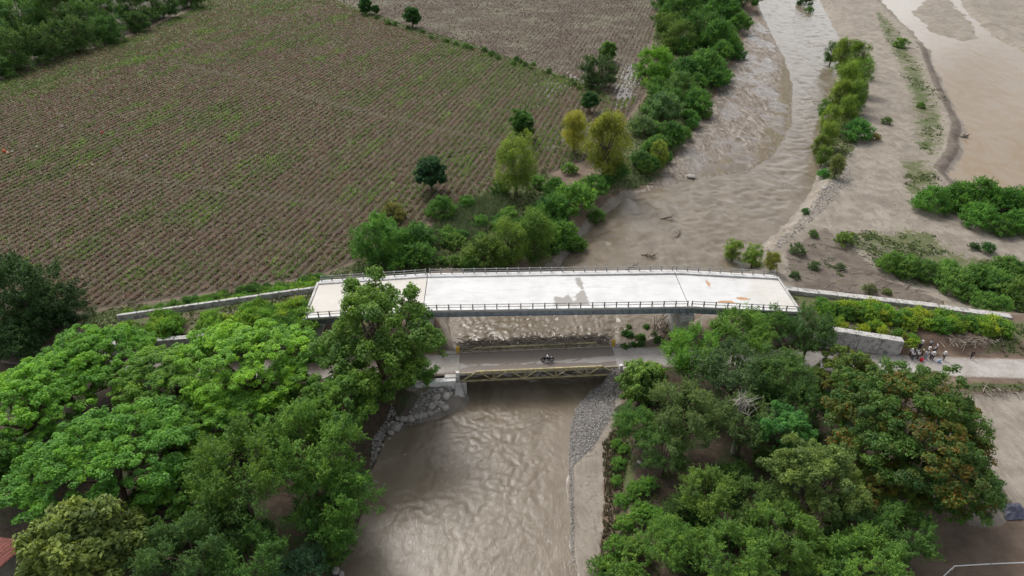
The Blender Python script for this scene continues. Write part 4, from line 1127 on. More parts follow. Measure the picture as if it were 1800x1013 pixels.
mp('frame', MB().tube([(0, -.68, .36), (0, -.2, .42), (0, .25, .45), (0, .42, .95)], .035, 6).tube([(0, -.7, .72), (0, -.1, .72), (0, .42, .95)], .035, 6), MAT_BLACKPAINT)
mp('engine', MB().box(-.14, .14, -.12, .25, .3, .62), MAT_CHROME)
mp('fuel_tank', MB().tube([(0, -.02, .82), (0, .05, .86), (0, .22, .9), (0, .36, .9), (0, .42, .88)], [.06, .14, .17, .15, .05], 8), MAT_BLACKPAINT, smooth=True)
mp('seat', MB().tube([(0, -.75, .84), (0, -.7, .84), (0, -.35, .8), (0, -.05, .8), (0, 0, .82)], [.05, .12, .13, .11, .05], 8), MAT_RUBBER, smooth=True)
for s in (-1, 1):
    mp('fork', MB().tube([(s * .09, .7, .36), (s * .09, .5, 1.0)], .03, 6), MAT_CHROME)
    mp('exhaust', MB().tube([(s * .16, .15, .35), (s * .18, -.2, .3), (s * .2, -.8, .42)], [.03, .035, .055], 7), MAT_CHROME)
mp('handlebar', MB().tube([(-.36, .46, 1.06), (-.15, .52, 1.08), (.15, .52, 1.08), (.36, .46, 1.06)], .018, 6), MAT_BLACKPAINT)
mp('headlight', MB().tube([(0, .52, .98), (0, .58, .98), (0, .68, .98), (0, .69, .98)], [.05, .1, .1, .02], 10), MAT_CHROME)
bx = P(962, 636, .02)
rd = person(RIDE, bx, TA - math.pi / 2, (.62, .64, .7), (.03, .03, .04), 'person in a pale shirt and dark trousers riding the motorcycle', hat=None)

# ------------------------------------------------------------------ house, tarp, pipe, small things
MAT_ROOF = simple_mat('red_painted_roof', (.235, .08, .065), .7, .3, .9, .3)
MAT_PLASTER = simple_mat('dull_plaster', (.4, .36, .31), .9, .25, 1, .3)
hp = P(0, 975, 3.6)
hs_ = obj('house', None, loc=(hp[0] - 3.6, hp[1] - 1.2, gz(hp[0], hp[1])), rot=(0, 0, -.12), label='house with a dull red corrugated roof under the olive green tree', cat='house')
mb = MB()
for wv in range(44):
    x0 = -4.2 + wv * .2
    for k, (o, zz) in enumerate(((0, .0), (.07, .05))):
        pass
xs = np.arange(-4.4, 4.41, .1); zz = .035 * np.sin(xs * 2 * math.pi / .25)
for sgn in (-1, 1):
    v = []; f = []
    for i, (xx, zq) in enumerate(zip(xs, zz)):
        v += [(xx, sgn * .06, 4.3 + zq), (xx, sgn * 4.4, 3.2 + zq)]
        if i: f.append((2 * i - 2, 2 * i, 2 * i + 1, 2 * i - 1) if sgn < 0 else (2 * i - 2, 2 * i - 1, 2 * i + 1, 2 * i))
    rf = obj('roof_slope', MB().add(v, f).mesh('roof_slope', MAT_ROOF), hs_)
obj('ridge_cap', MB().tube([(-4.45, 0, 4.31), (4.45, 0, 4.31)], .16, 8).mesh('ridge_cap', MAT_ROOF), hs_)
for y_ in (-3.8, 3.8):
    obj('wall', MB().box(-4, 4, y_ - .1, y_ + .1, -.5, 3.25).mesh('wall', MAT_PLASTER), hs_)
for x_ in (-4.1, 4.1):
    obj('gable_wall', MB().add([(x_ - .095, -3.9, -.5), (x_ - .095, 3.9, -.5), (x_ - .095, 3.9, 3.25), (x_ - .095, 0, 4.2), (x_ - .095, -3.9, 3.25), (x_ + .095, -3.9, -.5), (x_ + .095, 3.9, -.5), (x_ + .095, 3.9, 3.25), (x_ + .095, 0, 4.2), (x_ + .095, -3.9, 3.25)],
        [(4, 3, 2, 1, 0), (5, 6, 7, 8, 9), (0, 1, 6, 5), (1, 2, 7, 6), (2, 3, 8, 7), (3, 4, 9, 8), (4, 0, 5, 9)]).mesh('gable_wall', MAT_PLASTER), hs_)

MAT_PIPE = simple_mat('white_plastic_pipe', (.75, .75, .74), .5, .1, 3, .1)
pts = [P(1650, 1022, -.2), P(1676, 998, -.2), P(1740, 994, -.2), P(1810, 991, -.2), P(1900, 988, -.2)]
for q in pts: q[2] = gz(q[0], q[1]) + .75
pb = pts[1] * 1.0; pb[2] -= .75
pi = obj('pipe_fence', None, loc=pb, label='white pipe rail on thin posts across the brown bare ground', cat='fence')
rel = [q - pb for q in pts]
obj('rail', MB().tube(rel[:2], .06, 6).mesh('rail', MAT_PIPE), pi)
obj('rail', MB().tube(rel[1:], .06, 6).mesh('rail', MAT_PIPE), pi)
for q in rel[1:4]:
    obj('post', MB().tube([q - np.array((0, 0, .85)), q + np.array((0, 0, .12))], .05, 6).mesh('post', MAT_WOOD if q is rel[2] else MAT_PIPE), pi)
MAT_TARP = simple_mat('dark_blue_tarp', (.06, .065, .10), .45, .3, 2, .3, spec=.5)
def tarp(px, py, r, label, sd):
    c = P(px, py, -.5); c[2] = gz(c[0], c[1])
    X, Y, f = grid(np.linspace(-1, 1, 26), np.linspace(-1, 1, 26))
    rr = np.hypot(X, Y)
    h = .9 * np.exp(-(rr * 1.5) ** 2) * (1 + .8 * (fbm(X * 3, Y * 3, sd) - .5)) + .25 * (fbm(X * 5, Y * 5, sd + 3) - .4)
    a = np.arctan2(Y, X); k = 1 + .3 * (vnoise(a * 2 + 9, a * 0, sd) - .5)
    me = mesh_np('tarp', np.stack([X * r * k, Y * r * k * .8, np.maximum(h, .02) * r * .7 * sstep(1.25, .9, rr) + .03], 1), f, MAT_TARP, False)
    obj('tarp', me, loc=c, label=label, cat='tarp')
tarp(1782, 898, 1.5, 'crumpled dark blue tarp heaped on the bare ground beside the rusty tinged tree', 201)
# posts of the field fence
fp = MB().tube([(0, 0, -.3), (.03, 0, .6), (0, .02, 1.35)], [.06, .055, .05], 6).mesh('fence_post', simple_mat('bleached_fence_wood', (.42, .39, .34), .9, .3, 5, .4))
for px, py in ((283, 532), (302, 527), (318, 524), (345, 519), (372, 514), (258, 536), (236, 541), (400, 509)):
    p = P(px, py, -.8); p[2] = gz(p[0], p[1])
    obj('fence_post', fp, loc=p, rot=(rng.uniform(-.12, .12), rng.uniform(-.15, .15), 0), label='leaning bleached wooden post at the lower edge of the field', cat='post', group='fence posts along the field edge')
p = P(50, 585, -.5); p[2] = gz(p[0], p[1])
gp = obj('gate_pillar', None, loc=p, label='whitewashed pillar with a stub of wall under the dark tree', cat='pillar')
obj('pillar', MB().box(-.2, .2, -.2, .2, -.3, 2.6).mesh('pillar', MAT_CONC_PALE, bevel=.04), gp)
obj('wall_stub', MB().box(.22, 1.3, -.12, .12, -.3, 1.7).mesh('wall_stub', MAT_PLASTER, bevel=.03), gp)

# ------------------------------------------------------------------ trees and shrubs
def leaf_material():
    m = NT('foliage')
    c = m.n('ObjectInfo').outputs['Color']
    tone = m.attr('tone').outputs['Fac']
    isl = m.n('NewGeometry').outputs['Random Per Island']
    # dull older to yellow younger leaves by clump; also lighter towards pad tops
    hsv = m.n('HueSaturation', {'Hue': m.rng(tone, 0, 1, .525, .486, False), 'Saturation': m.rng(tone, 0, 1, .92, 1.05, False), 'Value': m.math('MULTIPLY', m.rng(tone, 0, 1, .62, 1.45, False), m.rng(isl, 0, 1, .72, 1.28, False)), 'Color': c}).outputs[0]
    au = m.attr('autumn').outputs['Fac']
    hsv = m.mix(m.math('MULTIPLY', au, m.rng(isl, .2, .9)), hsv, C3(.24, .115, .018))
    b = m.n('BsdfPrincipled', {'Base Color': hsv, 'Roughness': .62, 'Specular IOR Level': .28})
    tcol = m.mix(1.0, hsv, C3(1.15, 1.1, .5), 'MULTIPLY')
    t = m.n('BsdfTranslucent', {'Color': tcol})
    x = m.n('MixShader', {0: .42, 1: b.outputs[0], 2: t.outputs[0]})
    m.t.links.new(x.outputs[0], m.out.inputs[0])
    return m.m
MAT_LEAF = leaf_material()
MAT_BARK = simple_mat('bark', (.14, .105, .08), .95, .4, 3, .6)
MAT_DEAD = simple_mat('bleached_dead_wood', (.42, .38, .34), .9, .3, 3, .4)

def unit(v):
    return v / (np.linalg.norm(v, axis=-1, keepdims=True) + 1e-9)

def leaf_mesh(name, c, nrm, size, asp, tone, autumn, r):
    n = len(c)
    t = unit(np.cross(nrm, r.normal(size=(n, 3))))
    b = np.cross(nrm, t)
    s = (size * r.uniform(.65, 1.35, n))[:, None]
    bend = nrm * s * .22
    v = np.stack([c - t * s, c + b * s * asp + bend, c + t * s, c - b * s * asp + bend], 1).reshape(-1, 3)
    me = mesh_np(name, v, np.arange(4 * n).reshape(-1, 4), MAT_LEAF)
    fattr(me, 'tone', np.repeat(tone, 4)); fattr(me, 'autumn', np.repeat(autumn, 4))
    return me

def crown(name, pads, padr, flat, nsub, subr, nleaf, size, asp, seed, up=.55, elong=1.0, autumn=0.0, droop=0.0, shoots=0.0):
    """pads of twigs -> twig clumps -> leaves"""
    r = np.random.default_rng(seed)
    n = len(pads)
    d = r.normal(size=(n, nsub, 3)); d[..., 2] = np.abs(d[..., 2]) * .9 - .25
    d = unit(d)
    rad = r.uniform(.55, 1.0, (n, nsub, 1)) * padr[:, None, None]
    sub = pads[:, None, :] + d * rad * np.array((1, 1, flat))
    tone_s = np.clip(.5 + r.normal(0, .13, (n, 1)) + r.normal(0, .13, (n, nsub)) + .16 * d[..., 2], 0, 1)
    au_s = np.clip(np.where(r.random((n, 1)) < autumn * .55, .75, .03) + r.normal(0, .2, (n, nsub)), 0, 1) if autumn else np.zeros((n, nsub))
    sub = sub.reshape(-1, 3); tone_s = tone_s.ravel(); au_s = au_s.ravel(); ds = d.reshape(-1, 3)
    m = len(sub)
    e = r.normal(size=(m, nleaf, 3)); e[..., 2] += .35
    e = unit(e)
    sc = subr * r.uniform(.7, 1.35, (m, 1, 1))
    rr = r.uniform(.25, 1.0, (m, nleaf, 1)) ** .6
    pos = e * sc * rr * np.array((1, 1, elong))
    if shoots:                                             # pointed twig tips that break the outline
        k = r.random((m, nleaf, 1)) < .3
        ax = unit(ds * .7 + np.array((0, 0, .6)) + r.normal(0, .35, (m, 3)))[:, None, :]
        pos = np.where(k, ax * sc * r.uniform(.6, 1 + shoots, (m, nleaf, 1)) + e * sc * .16, pos)
    if droop:
        pos[..., 2] -= droop * sc[..., 0] * (rr[..., 0] ** 2) * r.uniform(0, 1.6, (m, nleaf))
    pos = (sub[:, None] + pos).reshape(-1, 3)
    nr = unit(e * .55 + np.array((0, 0, up)) + r.normal(0, .42, e.shape)).reshape(-1, 3)
    return leaf_mesh(name, pos, nr, size, asp, np.repeat(tone_s, nleaf), np.repeat(au_s, nleaf), r), sub

def trunk_mesh(name, base_r, h, targets, seed, mat=None, fork=.45, twigs=()):
    r = np.random.default_rng(seed)
    mb = MB()
    lean = r.normal(0, .04, 2) * h
    fk = np.array((lean[0], lean[1], h * fork))
    mb.tube([(0, 0, -.6), (lean[0] * .3, lean[1] * .3, h * fork * .4), fk], [base_r * 1.35, base_r, base_r * .85], 8)
    for t in targets:
        t = np.asarray(t)
        mid = fk + (t - fk) * .5 + np.array((0, 0, .10 * h)) * r.uniform(-.2, 1.0) + r.normal(0, .03, 3) * h
        mb.tube([fk, fk + (mid - fk) * .5 + r.normal(0, .015, 3) * h, mid, t], [base_r * .62, base_r * .46, base_r * .3, base_r * .1], 5)
        for k in range(3):
            e = mid + (t - mid) * r.uniform(.2, .8); q = e + r.normal(0, .1, 3) * h + np.array((0, 0, .06 * h))
            mb.tube([e, (e + q) / 2 + r.normal(0, .015, 3) * h, q], [base_r * .2, base_r * .13, base_r * .05], 4, False)
    return mb.mesh(name, mat or MAT_BARK)

def dome_pads(r, n, R, H, z0, jit, rim=.25, inner=.15):
    i = np.arange(n) + .5
    rad = np.sqrt(i / n); a = i * 2.39996 + r.uniform(0, 6.28)
    rad = np.clip(rad + r.normal(0, .05, n), 0, 1.05)
    lob = 1 + .22 * np.sin(a * 2 + r.uniform(0, 6)) + .14 * np.sin(a * 3 + r.uniform(0, 6))
    x, y = R * rad * np.cos(a) * lob, R * rad * np.sin(a) * lob
    z = z0 + H * (1 - rad ** 2.2) + r.normal(0, jit, n)
    p = np.stack([x, y, z], 1)
    k = int(n * rim)
    a = r.uniform(0, 6.28, k); q = np.stack([R * .9 * np.cos(a), R * .9 * np.sin(a), z0 - H * r.uniform(.05, .45, k)], 1)
    k = int(n * inner)
    s = np.stack([r.normal(0, R * .4, k), r.normal(0, R * .4, k), z0 + H * r.uniform(0, .45, k)], 1)
    return np.concatenate([p, q, s])

def egg_pads(r, n, R, H, z0, low=-.55, jit=.08, taper=0.0):
    d = r.normal(size=(n * 3, 3)); d = unit(d); d = d[d[:, 2] > low][:n]
    k = r.uniform(.62, 1.0, (len(d), 1))
    p = d * k * np.array((R, R, H))
    p[:, :2] *= (1 - taper * (p[:, 2:3] / H * .5 + .5))
    return p + np.array((0, 0, z0)) + r.normal(0, jit * R, (len(d), 3))

ARCH = {}
def arch(kind, R, Hc, crown_me, trunk_me):
    ARCH.setdefault(kind, []).append(dict(R=R, Hc=Hc, crown=crown_me, trunk=trunk_me))

for s in range(3):                                          # broad crown of flat feathery pads
    r = np.random.default_rng(300 + s)
    pads = dome_pads(r, 40, 8.2, 3.6, 8.0, .7, .4, .2)
    me, sub = crown('umbrella_crown', pads, r.uniform(1.2, 2.3, len(pads)), .5, 11, .62, 62, .17, .55, 310 + s, up=.85, elong=.55)
    arch('umbrella', 9.6, 9.0, me, trunk_mesh('umbrella_trunk', .5, 8, pads[::3], 320 + s))
for s in range(3):                                          # loose feathery, upright shoots
    r = np.random.default_rng(400 + s)
    pads = egg_pads(r, 46, 4.6, 3.4, 6.4, -.55, .1)
    me, sub = crown('feathery_crown', pads, r.uniform(.8, 1.5, len(pads)), .95, 10, .46, 62, .115, .42, 410 + s, up=.35, elong=1.15, shoots=1.0)
    arch('feathery', 5.6, 6.6, me, trunk_mesh('feathery_trunk', .24, 6.5, pads[::4], 420 + s))
for s in range(2):                                          # dense round crown, leaf rosettes
    r = np.random.default_rng(500 + s)
    pads = np.concatenate([egg_pads(r, 38, 2.5, 2.9, 3.5, -.9, .05), egg_pads(r, 14, 1.5, 1.9, 3.9, -.3, .05)])
    me, sub = crown('round_crown', pads, r.uniform(.6, .95, len(pads)), 1, 12, .34, 40, .14, .5, 510 + s, up=.4)
    arch('round', 3.3, 3.7, me, trunk_mesh('round_trunk', .22, 4.5, pads[::5], 520 + s, fork=.35))
for s in range(3):                                          # willow, soft drooping plumes
    r = np.random.default_rng(600 + s)
    pads = egg_pads(r, 46, 2.3, 3.5, 4.0, -.97, .08, .3)
    me, sub = crown('willow_crown', pads, r.uniform(.6, 1.0, len(pads)), 1.25, 8, .42, 46, .105, .32, 610 + s, up=.25, elong=1.5, droop=.9)
    arch('willow', 2.9, 4.2, me, trunk_mesh('willow_trunk', .2, 6, pads[::4], 620 + s))
for s in range(2):                                          # flame tree: wide, stepped, rust tinted
    r = np.random.default_rng(700 + s)
    pads = dome_pads(r, 48, 6.6, 3.2, 6.6, .8, .5, .25)
    me, sub = crown('flame_crown', pads, r.uniform(1.0, 1.7, len(pads)), .7, 11, .5, 56, .14, .5, 710 + s, up=.7, elong=.7, autumn=.6)
    arch('flame', 7.8, 7.4, me, trunk_mesh('flame_trunk', .42, 7, pads[::3], 720 + s))
for s in range(2):                                          # tall broadleaf with round leaf tufts and open top
    r = np.random.default_rng(800 + s)
    pads = np.concatenate([egg_pads(r, 52, 5.4, 4.6, 8.6, -.7, .1), np.stack([r.uniform(-4.8, 4.8, 11), r.uniform(-2, 4, 11), r.uniform(11.4, 14.2, 11)], 1)])
    me, sub = crown('tufted_crown', pads, np.concatenate([r.uniform(.9, 1.7, len(pads) - 11), r.uniform(.5, .9, 11)]), .85, 11, .5, 52, .135, .6, 810 + s, up=.6)
    tg = np.concatenate([pads[:-11:4], pads[-11:]])
    arch('tufted', 6.6, 8.8, me, trunk_mesh('tufted_trunk', .38, 9, tg, 820 + s))
for s in range(4):                                          # low leafy shrubs
    r = np.random.default_rng(900 + s)
    pads = dome_pads(r, 16, 1.5, 1.15, .75, .16, .4, .2)
    me, sub = crown('shrub_crown', pads, r.uniform(.34, .62, len(pads)), .9, 7, .26, 34, .095, .5, 910 + s, up=.5, shoots=.7)
    arch('shrub', 1.95, 1.2, me, trunk_mesh('shrub_stem', .07, 1.4, pads[::3], 920 + s, fork=.12))
for s in range(2):                                          # thicket bush with sprays of pinnate leaves
    r = np.random.default_rng(950 + s)
    pads = dome_pads(r, 30, 3.0, 2.3, 1.5, .3, .5, .2)
    me, sub = crown('bush_crown', pads, r.uniform(.6, 1.05, len(pads)), .8, 9, .36, 42, .12, .42, 960 + s, up=.6, shoots=.8)
    arch('bush', 3.7, 2.2, me, trunk_mesh('bush_stem', .13, 2.6, pads[::4], 970 + s, fork=.12))

for s in range(2):                                          # thicket: leafy down to the ground
    r = np.random.default_rng(980 + s)
    pads = np.concatenate([egg_pads(r, 50, 4.4, 3.9, 4.0, -.98, .1), dome_pads(r, 10, 4.2, 1.0, 1.2, .3)])
    me, sub = crown('thicket_crown', pads, r.uniform(.8, 1.5, len(pads)), .9, 9, .5, 50, .135, .45, 985 + s, up=.5, shoots=.7)
    arch('thicket', 5.4, 4.4, me, trunk_mesh('thicket_trunk', .22, 6, pads[::5], 990 + s, fork=.2))

NAMES = dict(thicket='leafy_tree', umbrella='umbrella_tree', feathery='feathery_tree', round='round_tree', willow='willow_tree', flame='flame_tree', tufted='broadleaf_tree', shrub='shrub', bush='bush')
STEMS = dict(shrub='stem', bush='stem')
cnt = {}
def plant(kind, px, py, rpx, color, label, group=None, sz=1.0, name=None, var=None):
    k = cnt.get(kind, 0); cnt[kind] = k + 1
    a = ARCH[kind][(k if var is None else var) % len(ARCH[kind])]
    p, s = P(px, py, 0), 1.0
    for _ in range(5):
        zg = gz(p[0], p[1])
        p = P(px, py, zg + a['Hc'] * s * sz)
        s = rpx * depth(p) / FPX / a['R']
    j = (1 + np.clip(rng.normal(0, .035, 3), -.07, .07)) * (1 + np.clip(rng.normal(0, .07), -.15, .15))
    e = obj(name or NAMES[kind], None, loc=(p[0], p[1], max(zg, -4.2) - .06), rot=(0, 0, rng.uniform(0, 6.28)), scale=(s, s, s * sz), label=label, cat='shrub' if kind in ('shrub', 'bush') else 'tree', group=group)
    e.empty_display_size = .3
    obj(STEMS.get(kind, 'trunk'), a['trunk'], e)
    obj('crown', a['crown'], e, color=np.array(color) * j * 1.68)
    return e

BRIGHT, YG, MID, DARK, DEEP = (.100, .210, .026), (.122, .222, .03), (.070, .145, .024), (.042, .088, .020), (.026, .060, .018)
OLIVE, GREYG, WILLOW, BLUEG, EMER = (.115, .150, .038), (.072, .122, .05), (.150, .185, .035), (.045, .10, .048), (.048, .138, .03)
# left bank, in front
for a in (('umbrella', 40, 700, 120, BRIGHT, 'bright green spreading tree overhanging the dark yard above the red roof'),
          ('umbrella', 175, 622, 100, BRIGHT, 'bright flat topped tree standing beside the whitewashed pillar and the dark tree'),
          ('umbrella', 300, 655, 105, (.10, .195, .028), 'flat topped green tree below the bare dirt patch of the overgrown approach'),
          ('umbrella', 178, 800, 150, (.082, .172, .024), 'largest spreading tree with layered green pads and limbs showing through'),
          ('umbrella', 430, 632, 125, YG, 'yellow green flat topped tree between the overgrown approach and the old road'),
          ('umbrella', 400, 720, 90, (.10, .20, .026), 'layered bright green tree squeezed in front of the yellow green flat topped one'),
          ('umbrella', 110, 660, 82, (.095, .2, .026), 'bright layered tree filling the canopy behind the largest spreading tree'),
          ('umbrella', 285, 760, 88, (.085, .18, .026), 'mid green layered tree joining the largest spreading tree to the feathery ones'),
          ('umbrella', 70, 790, 80, (.09, .19, .026), 'bright layered tree at the dark yard side of the largest spreading tree'),
          ('umbrella', 505, 680, 62, (.095, .19, .026), 'small layered tree beside the muddy old road'),
          ('round', 140, 965, 112, OLIVE, 'olive yellow tree of small round leaf clumps beside the red roof'),
          ('feathery', 420, 830, 112, (.075, .145, .026), 'feathery green tree in the middle of the left woodland'),
          ('feathery', 540, 790, 105, (.085, .155, .028), 'feathery tree with pointed shoots near the boulders'),
          ('feathery', 590, 885, 85, (.07, .14, .026), 'feathery green tree leaning over the muddy river edge'),
          ('tufted', 600, 715, 72, MID, 'rounded leafy tree between the old road and the boulders'),
          ('tufted', 668, 612, 122, (.078, .15, .026), 'tall leafy tree whose open top reaches over the white bridge deck'),
          ('feathery', 330, 975, 95, (.055, .115, .03), 'dark feathery tree next to the olive yellow one'),
          ('feathery', 440, 985, 75, (.062, .13, .03), 'fine leaved tree beside the dark gap in the left woodland'),
          ('umbrella', 300, 880, 80, (.085, .18, .026), 'lower green pad tree leaning into the dark gap of the woodland'),
          ('bush', 530, 995, 45, BLUEG, 'blue green bush by the water at the foot of the woodland'),
          ('bush', 590, 960, 38, (.08, .16, .03), 'bright low bush at the river edge beside the blue green one'),
          ('bush', 650, 690, 40, MID, 'leafy bush on top of the bank above the boulders'),
          ('bush', 722, 655, 42, MID, 'dark leafy bush beside the wing wall of the truss bridge'),
          ('thicket', 30, 515, 88, DEEP, 'very dark tall tree at the lower corner of the field'),
          ('thicket', 100, 530, 52, DEEP, 'smaller very dark tree leaning from the darkest one toward the field'),
          ('bush', 25, 600, 45, DEEP, 'dark bush beneath the darkest tree'),
          ('tufted', 10, 810, 60, (.06, .13, .024), 'shaded tree behind the largest spreading tree at the dark yard')):
    plant(*a)
# right bank woodland
for a in (('round', 1128, 668, 48, (.105, .165, .036), 'rounded light green tree at the east end of the truss bridge'),
          ('feathery', 1120, 745, 46, (.07, .14, .03), 'feathery tree above the grey gravel bar'),
          ('feathery', 1215, 622, 66, (.085, .165, .03), 'bright feathery tree in front of the bridge pier'),
          ('feathery', 1300, 585, 62, (.08, .155, .03), 'feathery tree with twigs crossing the railing below the rusty stain'),
          ('feathery', 1352, 570, 45, (.062, .12, .03), 'thin topped feathery tree against the right end span of the deck'),
          ('feathery', 1425, 585, 56, (.06, .115, .034), 'grey green tree standing at the end corner of the concrete bridge'),
          ('feathery', 1290, 655, 72, GREYG, 'grey green feathery tree in the heart of the right woodland'),
          ('feathery', 1375, 660, 70, (.066, .125, .034), 'feathery dark green tree beside the rust tinged small tree'),
          ('feathery', 1205, 730, 78, (.09, .135, .042), 'pale olive feathery tree over the gravel bar side of the woodland'),
          ('feathery', 1310, 745, 66, (.085, .13, .045), 'pale grey green tree around the bare dead branches'),
          ('feathery', 1170, 790, 52, (.062, .12, .03), 'dark feathery tree on the slope above the sand bar'),
          ('feathery', 1395, 715, 55, (.06, .12, .03), 'dark green feathery tree behind the emerald tree'),
          ('tufted', 1378, 765, 62, EMER, 'vivid emerald green tree in the right woodland'),
          ('flame', 1500, 655, 66, (.075, .125, .024), 'small rust tinged tree in front of the concrete retaining wall'),
          ('flame', 1600, 745, 152, (.056, .115, .022), 'very large spreading tree with rust coloured leaves among the green'),
          ('flame', 1672, 835, 90, (.055, .12, .024), 'rust edged tree beside the dark blue tarp'),
          ('flame', 1555, 850, 75, (.075, .115, .022), 'brownish orange tree between the olive tree and the very large one'),
          ('tufted', 1440, 850, 92, (.098, .135, .035), 'olive green broad tree below the emerald one'),
          ('feathery', 1245, 865, 60, (.105, .18, .035), 'light green feathery tree near the dark hollow of the woodland'),
          ('feathery', 1330, 890, 62, (.075, .13, .03), 'dull green feathery tree between the light green and the olive tree'),
          ('feathery', 1385, 945, 78, (.10, .165, .034), 'light green slender tree with pale trunk below the olive tree'),
          ('feathery', 1285, 975, 78, (.092, .155, .032), 'feathery tree growing low on the right woodland slope'),
          ('feathery', 1180, 950, 60, (.085, .16, .03), 'feathery green tree at the edge of the grassy bank'),
          ('feathery', 1520, 985, 80, (.10, .17, .032), 'bright fine leaved tree next to the brown bare ground'),
          ('feathery', 1590, 940, 66, (.068, .125, .03), 'dark green tree at the corner of the brown bare ground'),
          ('feathery', 1450, 1010, 60, (.095, .16, .032), 'pale green tree between the two brightest of the lower woodland'),
          ('tufted', 1490, 925, 55, (.06, .11, .03), 'shaded leafy tree under the olive one')):
    plant(*a)
for px, py, r in ((1090, 815, 16), (1085, 845, 14), (1095, 880, 17), (1120, 860, 20), (1130, 900, 24), (1100, 920, 22), (1085, 960, 28), (1125, 965, 30), (1060, 1000, 28), (1105, 1008, 34), (1085, 780, 14), (1100, 790, 13), (1140, 850, 18), (1150, 905, 22), (1075, 990, 20)):
    plant('shrub', px, py, r, (.09, .175, .03), ('large ' if r > 19 else 'small ') + 'green shrub on the slope between the sand bar and the right woodland', 'shrubs on the right bank slope')
# behind the concrete bridge, on the left bank
for a in (('thicket', 668, 418, 58, (.06, .145, .026), 'full leafy green tree at the field corner behind the left bridge span'),
          ('bush', 728, 418, 40, (.055, .13, .026), 'vine covered bush leaning on the leafy tree at the field corner'),
          ('bush', 735, 448, 30, (.066, .14, .028), 'low green bush hard behind the left joint of the bridge'),
          ('bush', 690, 372, 24, (.13, .13, .04), 'thin brownish green bush at the end of the crop rows'),
          ('bush', 775, 366, 30, (.06, .14, .026), 'dark leafy thicket below the lone dark oval tree'),
          ('shrub', 820, 355, 18, (.06, .14, .026), 'small leafy bush at the edge of the reeds'),
          ('shrub', 878, 330, 18, (.06, .13, .026), 'small bush at the foot of the green willow'),
          ('round', 757, 302, 34, (.026, .070, .026), 'lone very dark oval tree at the end of the crop rows'),
          ('willow', 908, 284, 45, (.118, .170, .032), 'green willow with a visible trunk at the field edge'),
          ('round', 920, 216, 27, (.045, .115, .022), 'round dark glossy tree just above the green willow'),
          ('willow', 1010, 228, 30, (.20, .20, .04), 'thin yellowing willow with sparse leaves'),
          ('willow', 1068, 248, 50, (.165, .180, .032), 'big yellow green willow beside the thin yellowing one'),
          ('round', 1038, 176, 19, (.03, .085, .022), 'small round dark tree above the yellow willows'),
          ('thicket', 1052, 122, 38, (.045, .08, .03), 'tall dark dull tree by the wet crop rows'),
          ('round', 1068, 88, 18, (.07, .14, .03), 'green topped tree merging with the tall dark dull one'),
          ('thicket', 1150, 112, 40, (.095, .215, .024), 'brilliant light green tree beside the wet field'),
          ('bush', 848, 440, 40, (.105, .165, .036), 'olive green bush behind the centre of the bridge deck'),
          ('willow', 895, 425, 40, (.098, .165, .032), 'soft green willow close behind the bridge railing'),
          ('willow', 942, 415, 42, (.085, .155, .032), 'taller soft green willow at the water edge behind the bridge'),
          ('bush', 985, 412, 34, (.075, .155, .028), 'leafy bush hanging over the river behind the bridge'),
          ('bush', 1012, 428, 20, (.07, .15, .028), 'small bush dipping into the river behind the bridge railing'),
          ('bush', 1048, 380, 18, (.07, .145, .028), 'small overhanging bush on the low bank below the large leafy bush'),
          ('shrub', 945, 318, 17, (.07, .145, .03), 'leafy shrub on the muddy corner between the green willow and the thicket'),
          ('shrub', 1000, 296, 16, (.09, .16, .035), 'pale leafy shrub at the foot of the thin yellowing willow'),
          ('bush', 968, 366, 36, (.066, .145, .026), 'leafy bush uphill of the river bend with layered leaves'),
          ('bush', 1010, 350, 40, (.078, .165, .028), 'large leafy bush over the river bend'),
          ('bush', 1045, 325, 28, (.07, .15, .028), 'leafy bush at the foot of the big yellow green willow'),
          ('bush', 975, 330, 24, (.055, .13, .026), 'dark leafy bush below the thin yellowing willow'),
          ('bush', 1085, 300, 26, (.06, .13, .03), 'dark bush right of the foot of the big yellow green willow'),
          ('willow', 1160, 268, 20, (.15, .20, .035), 'small yellow green willow on the grassy bank by the mud bar'),
          ('shrub', 1180, 252, 12, (.14, .19, .035), 'tiny yellow green shrub touching the small willow by the mud bar')):
    plant(*a)
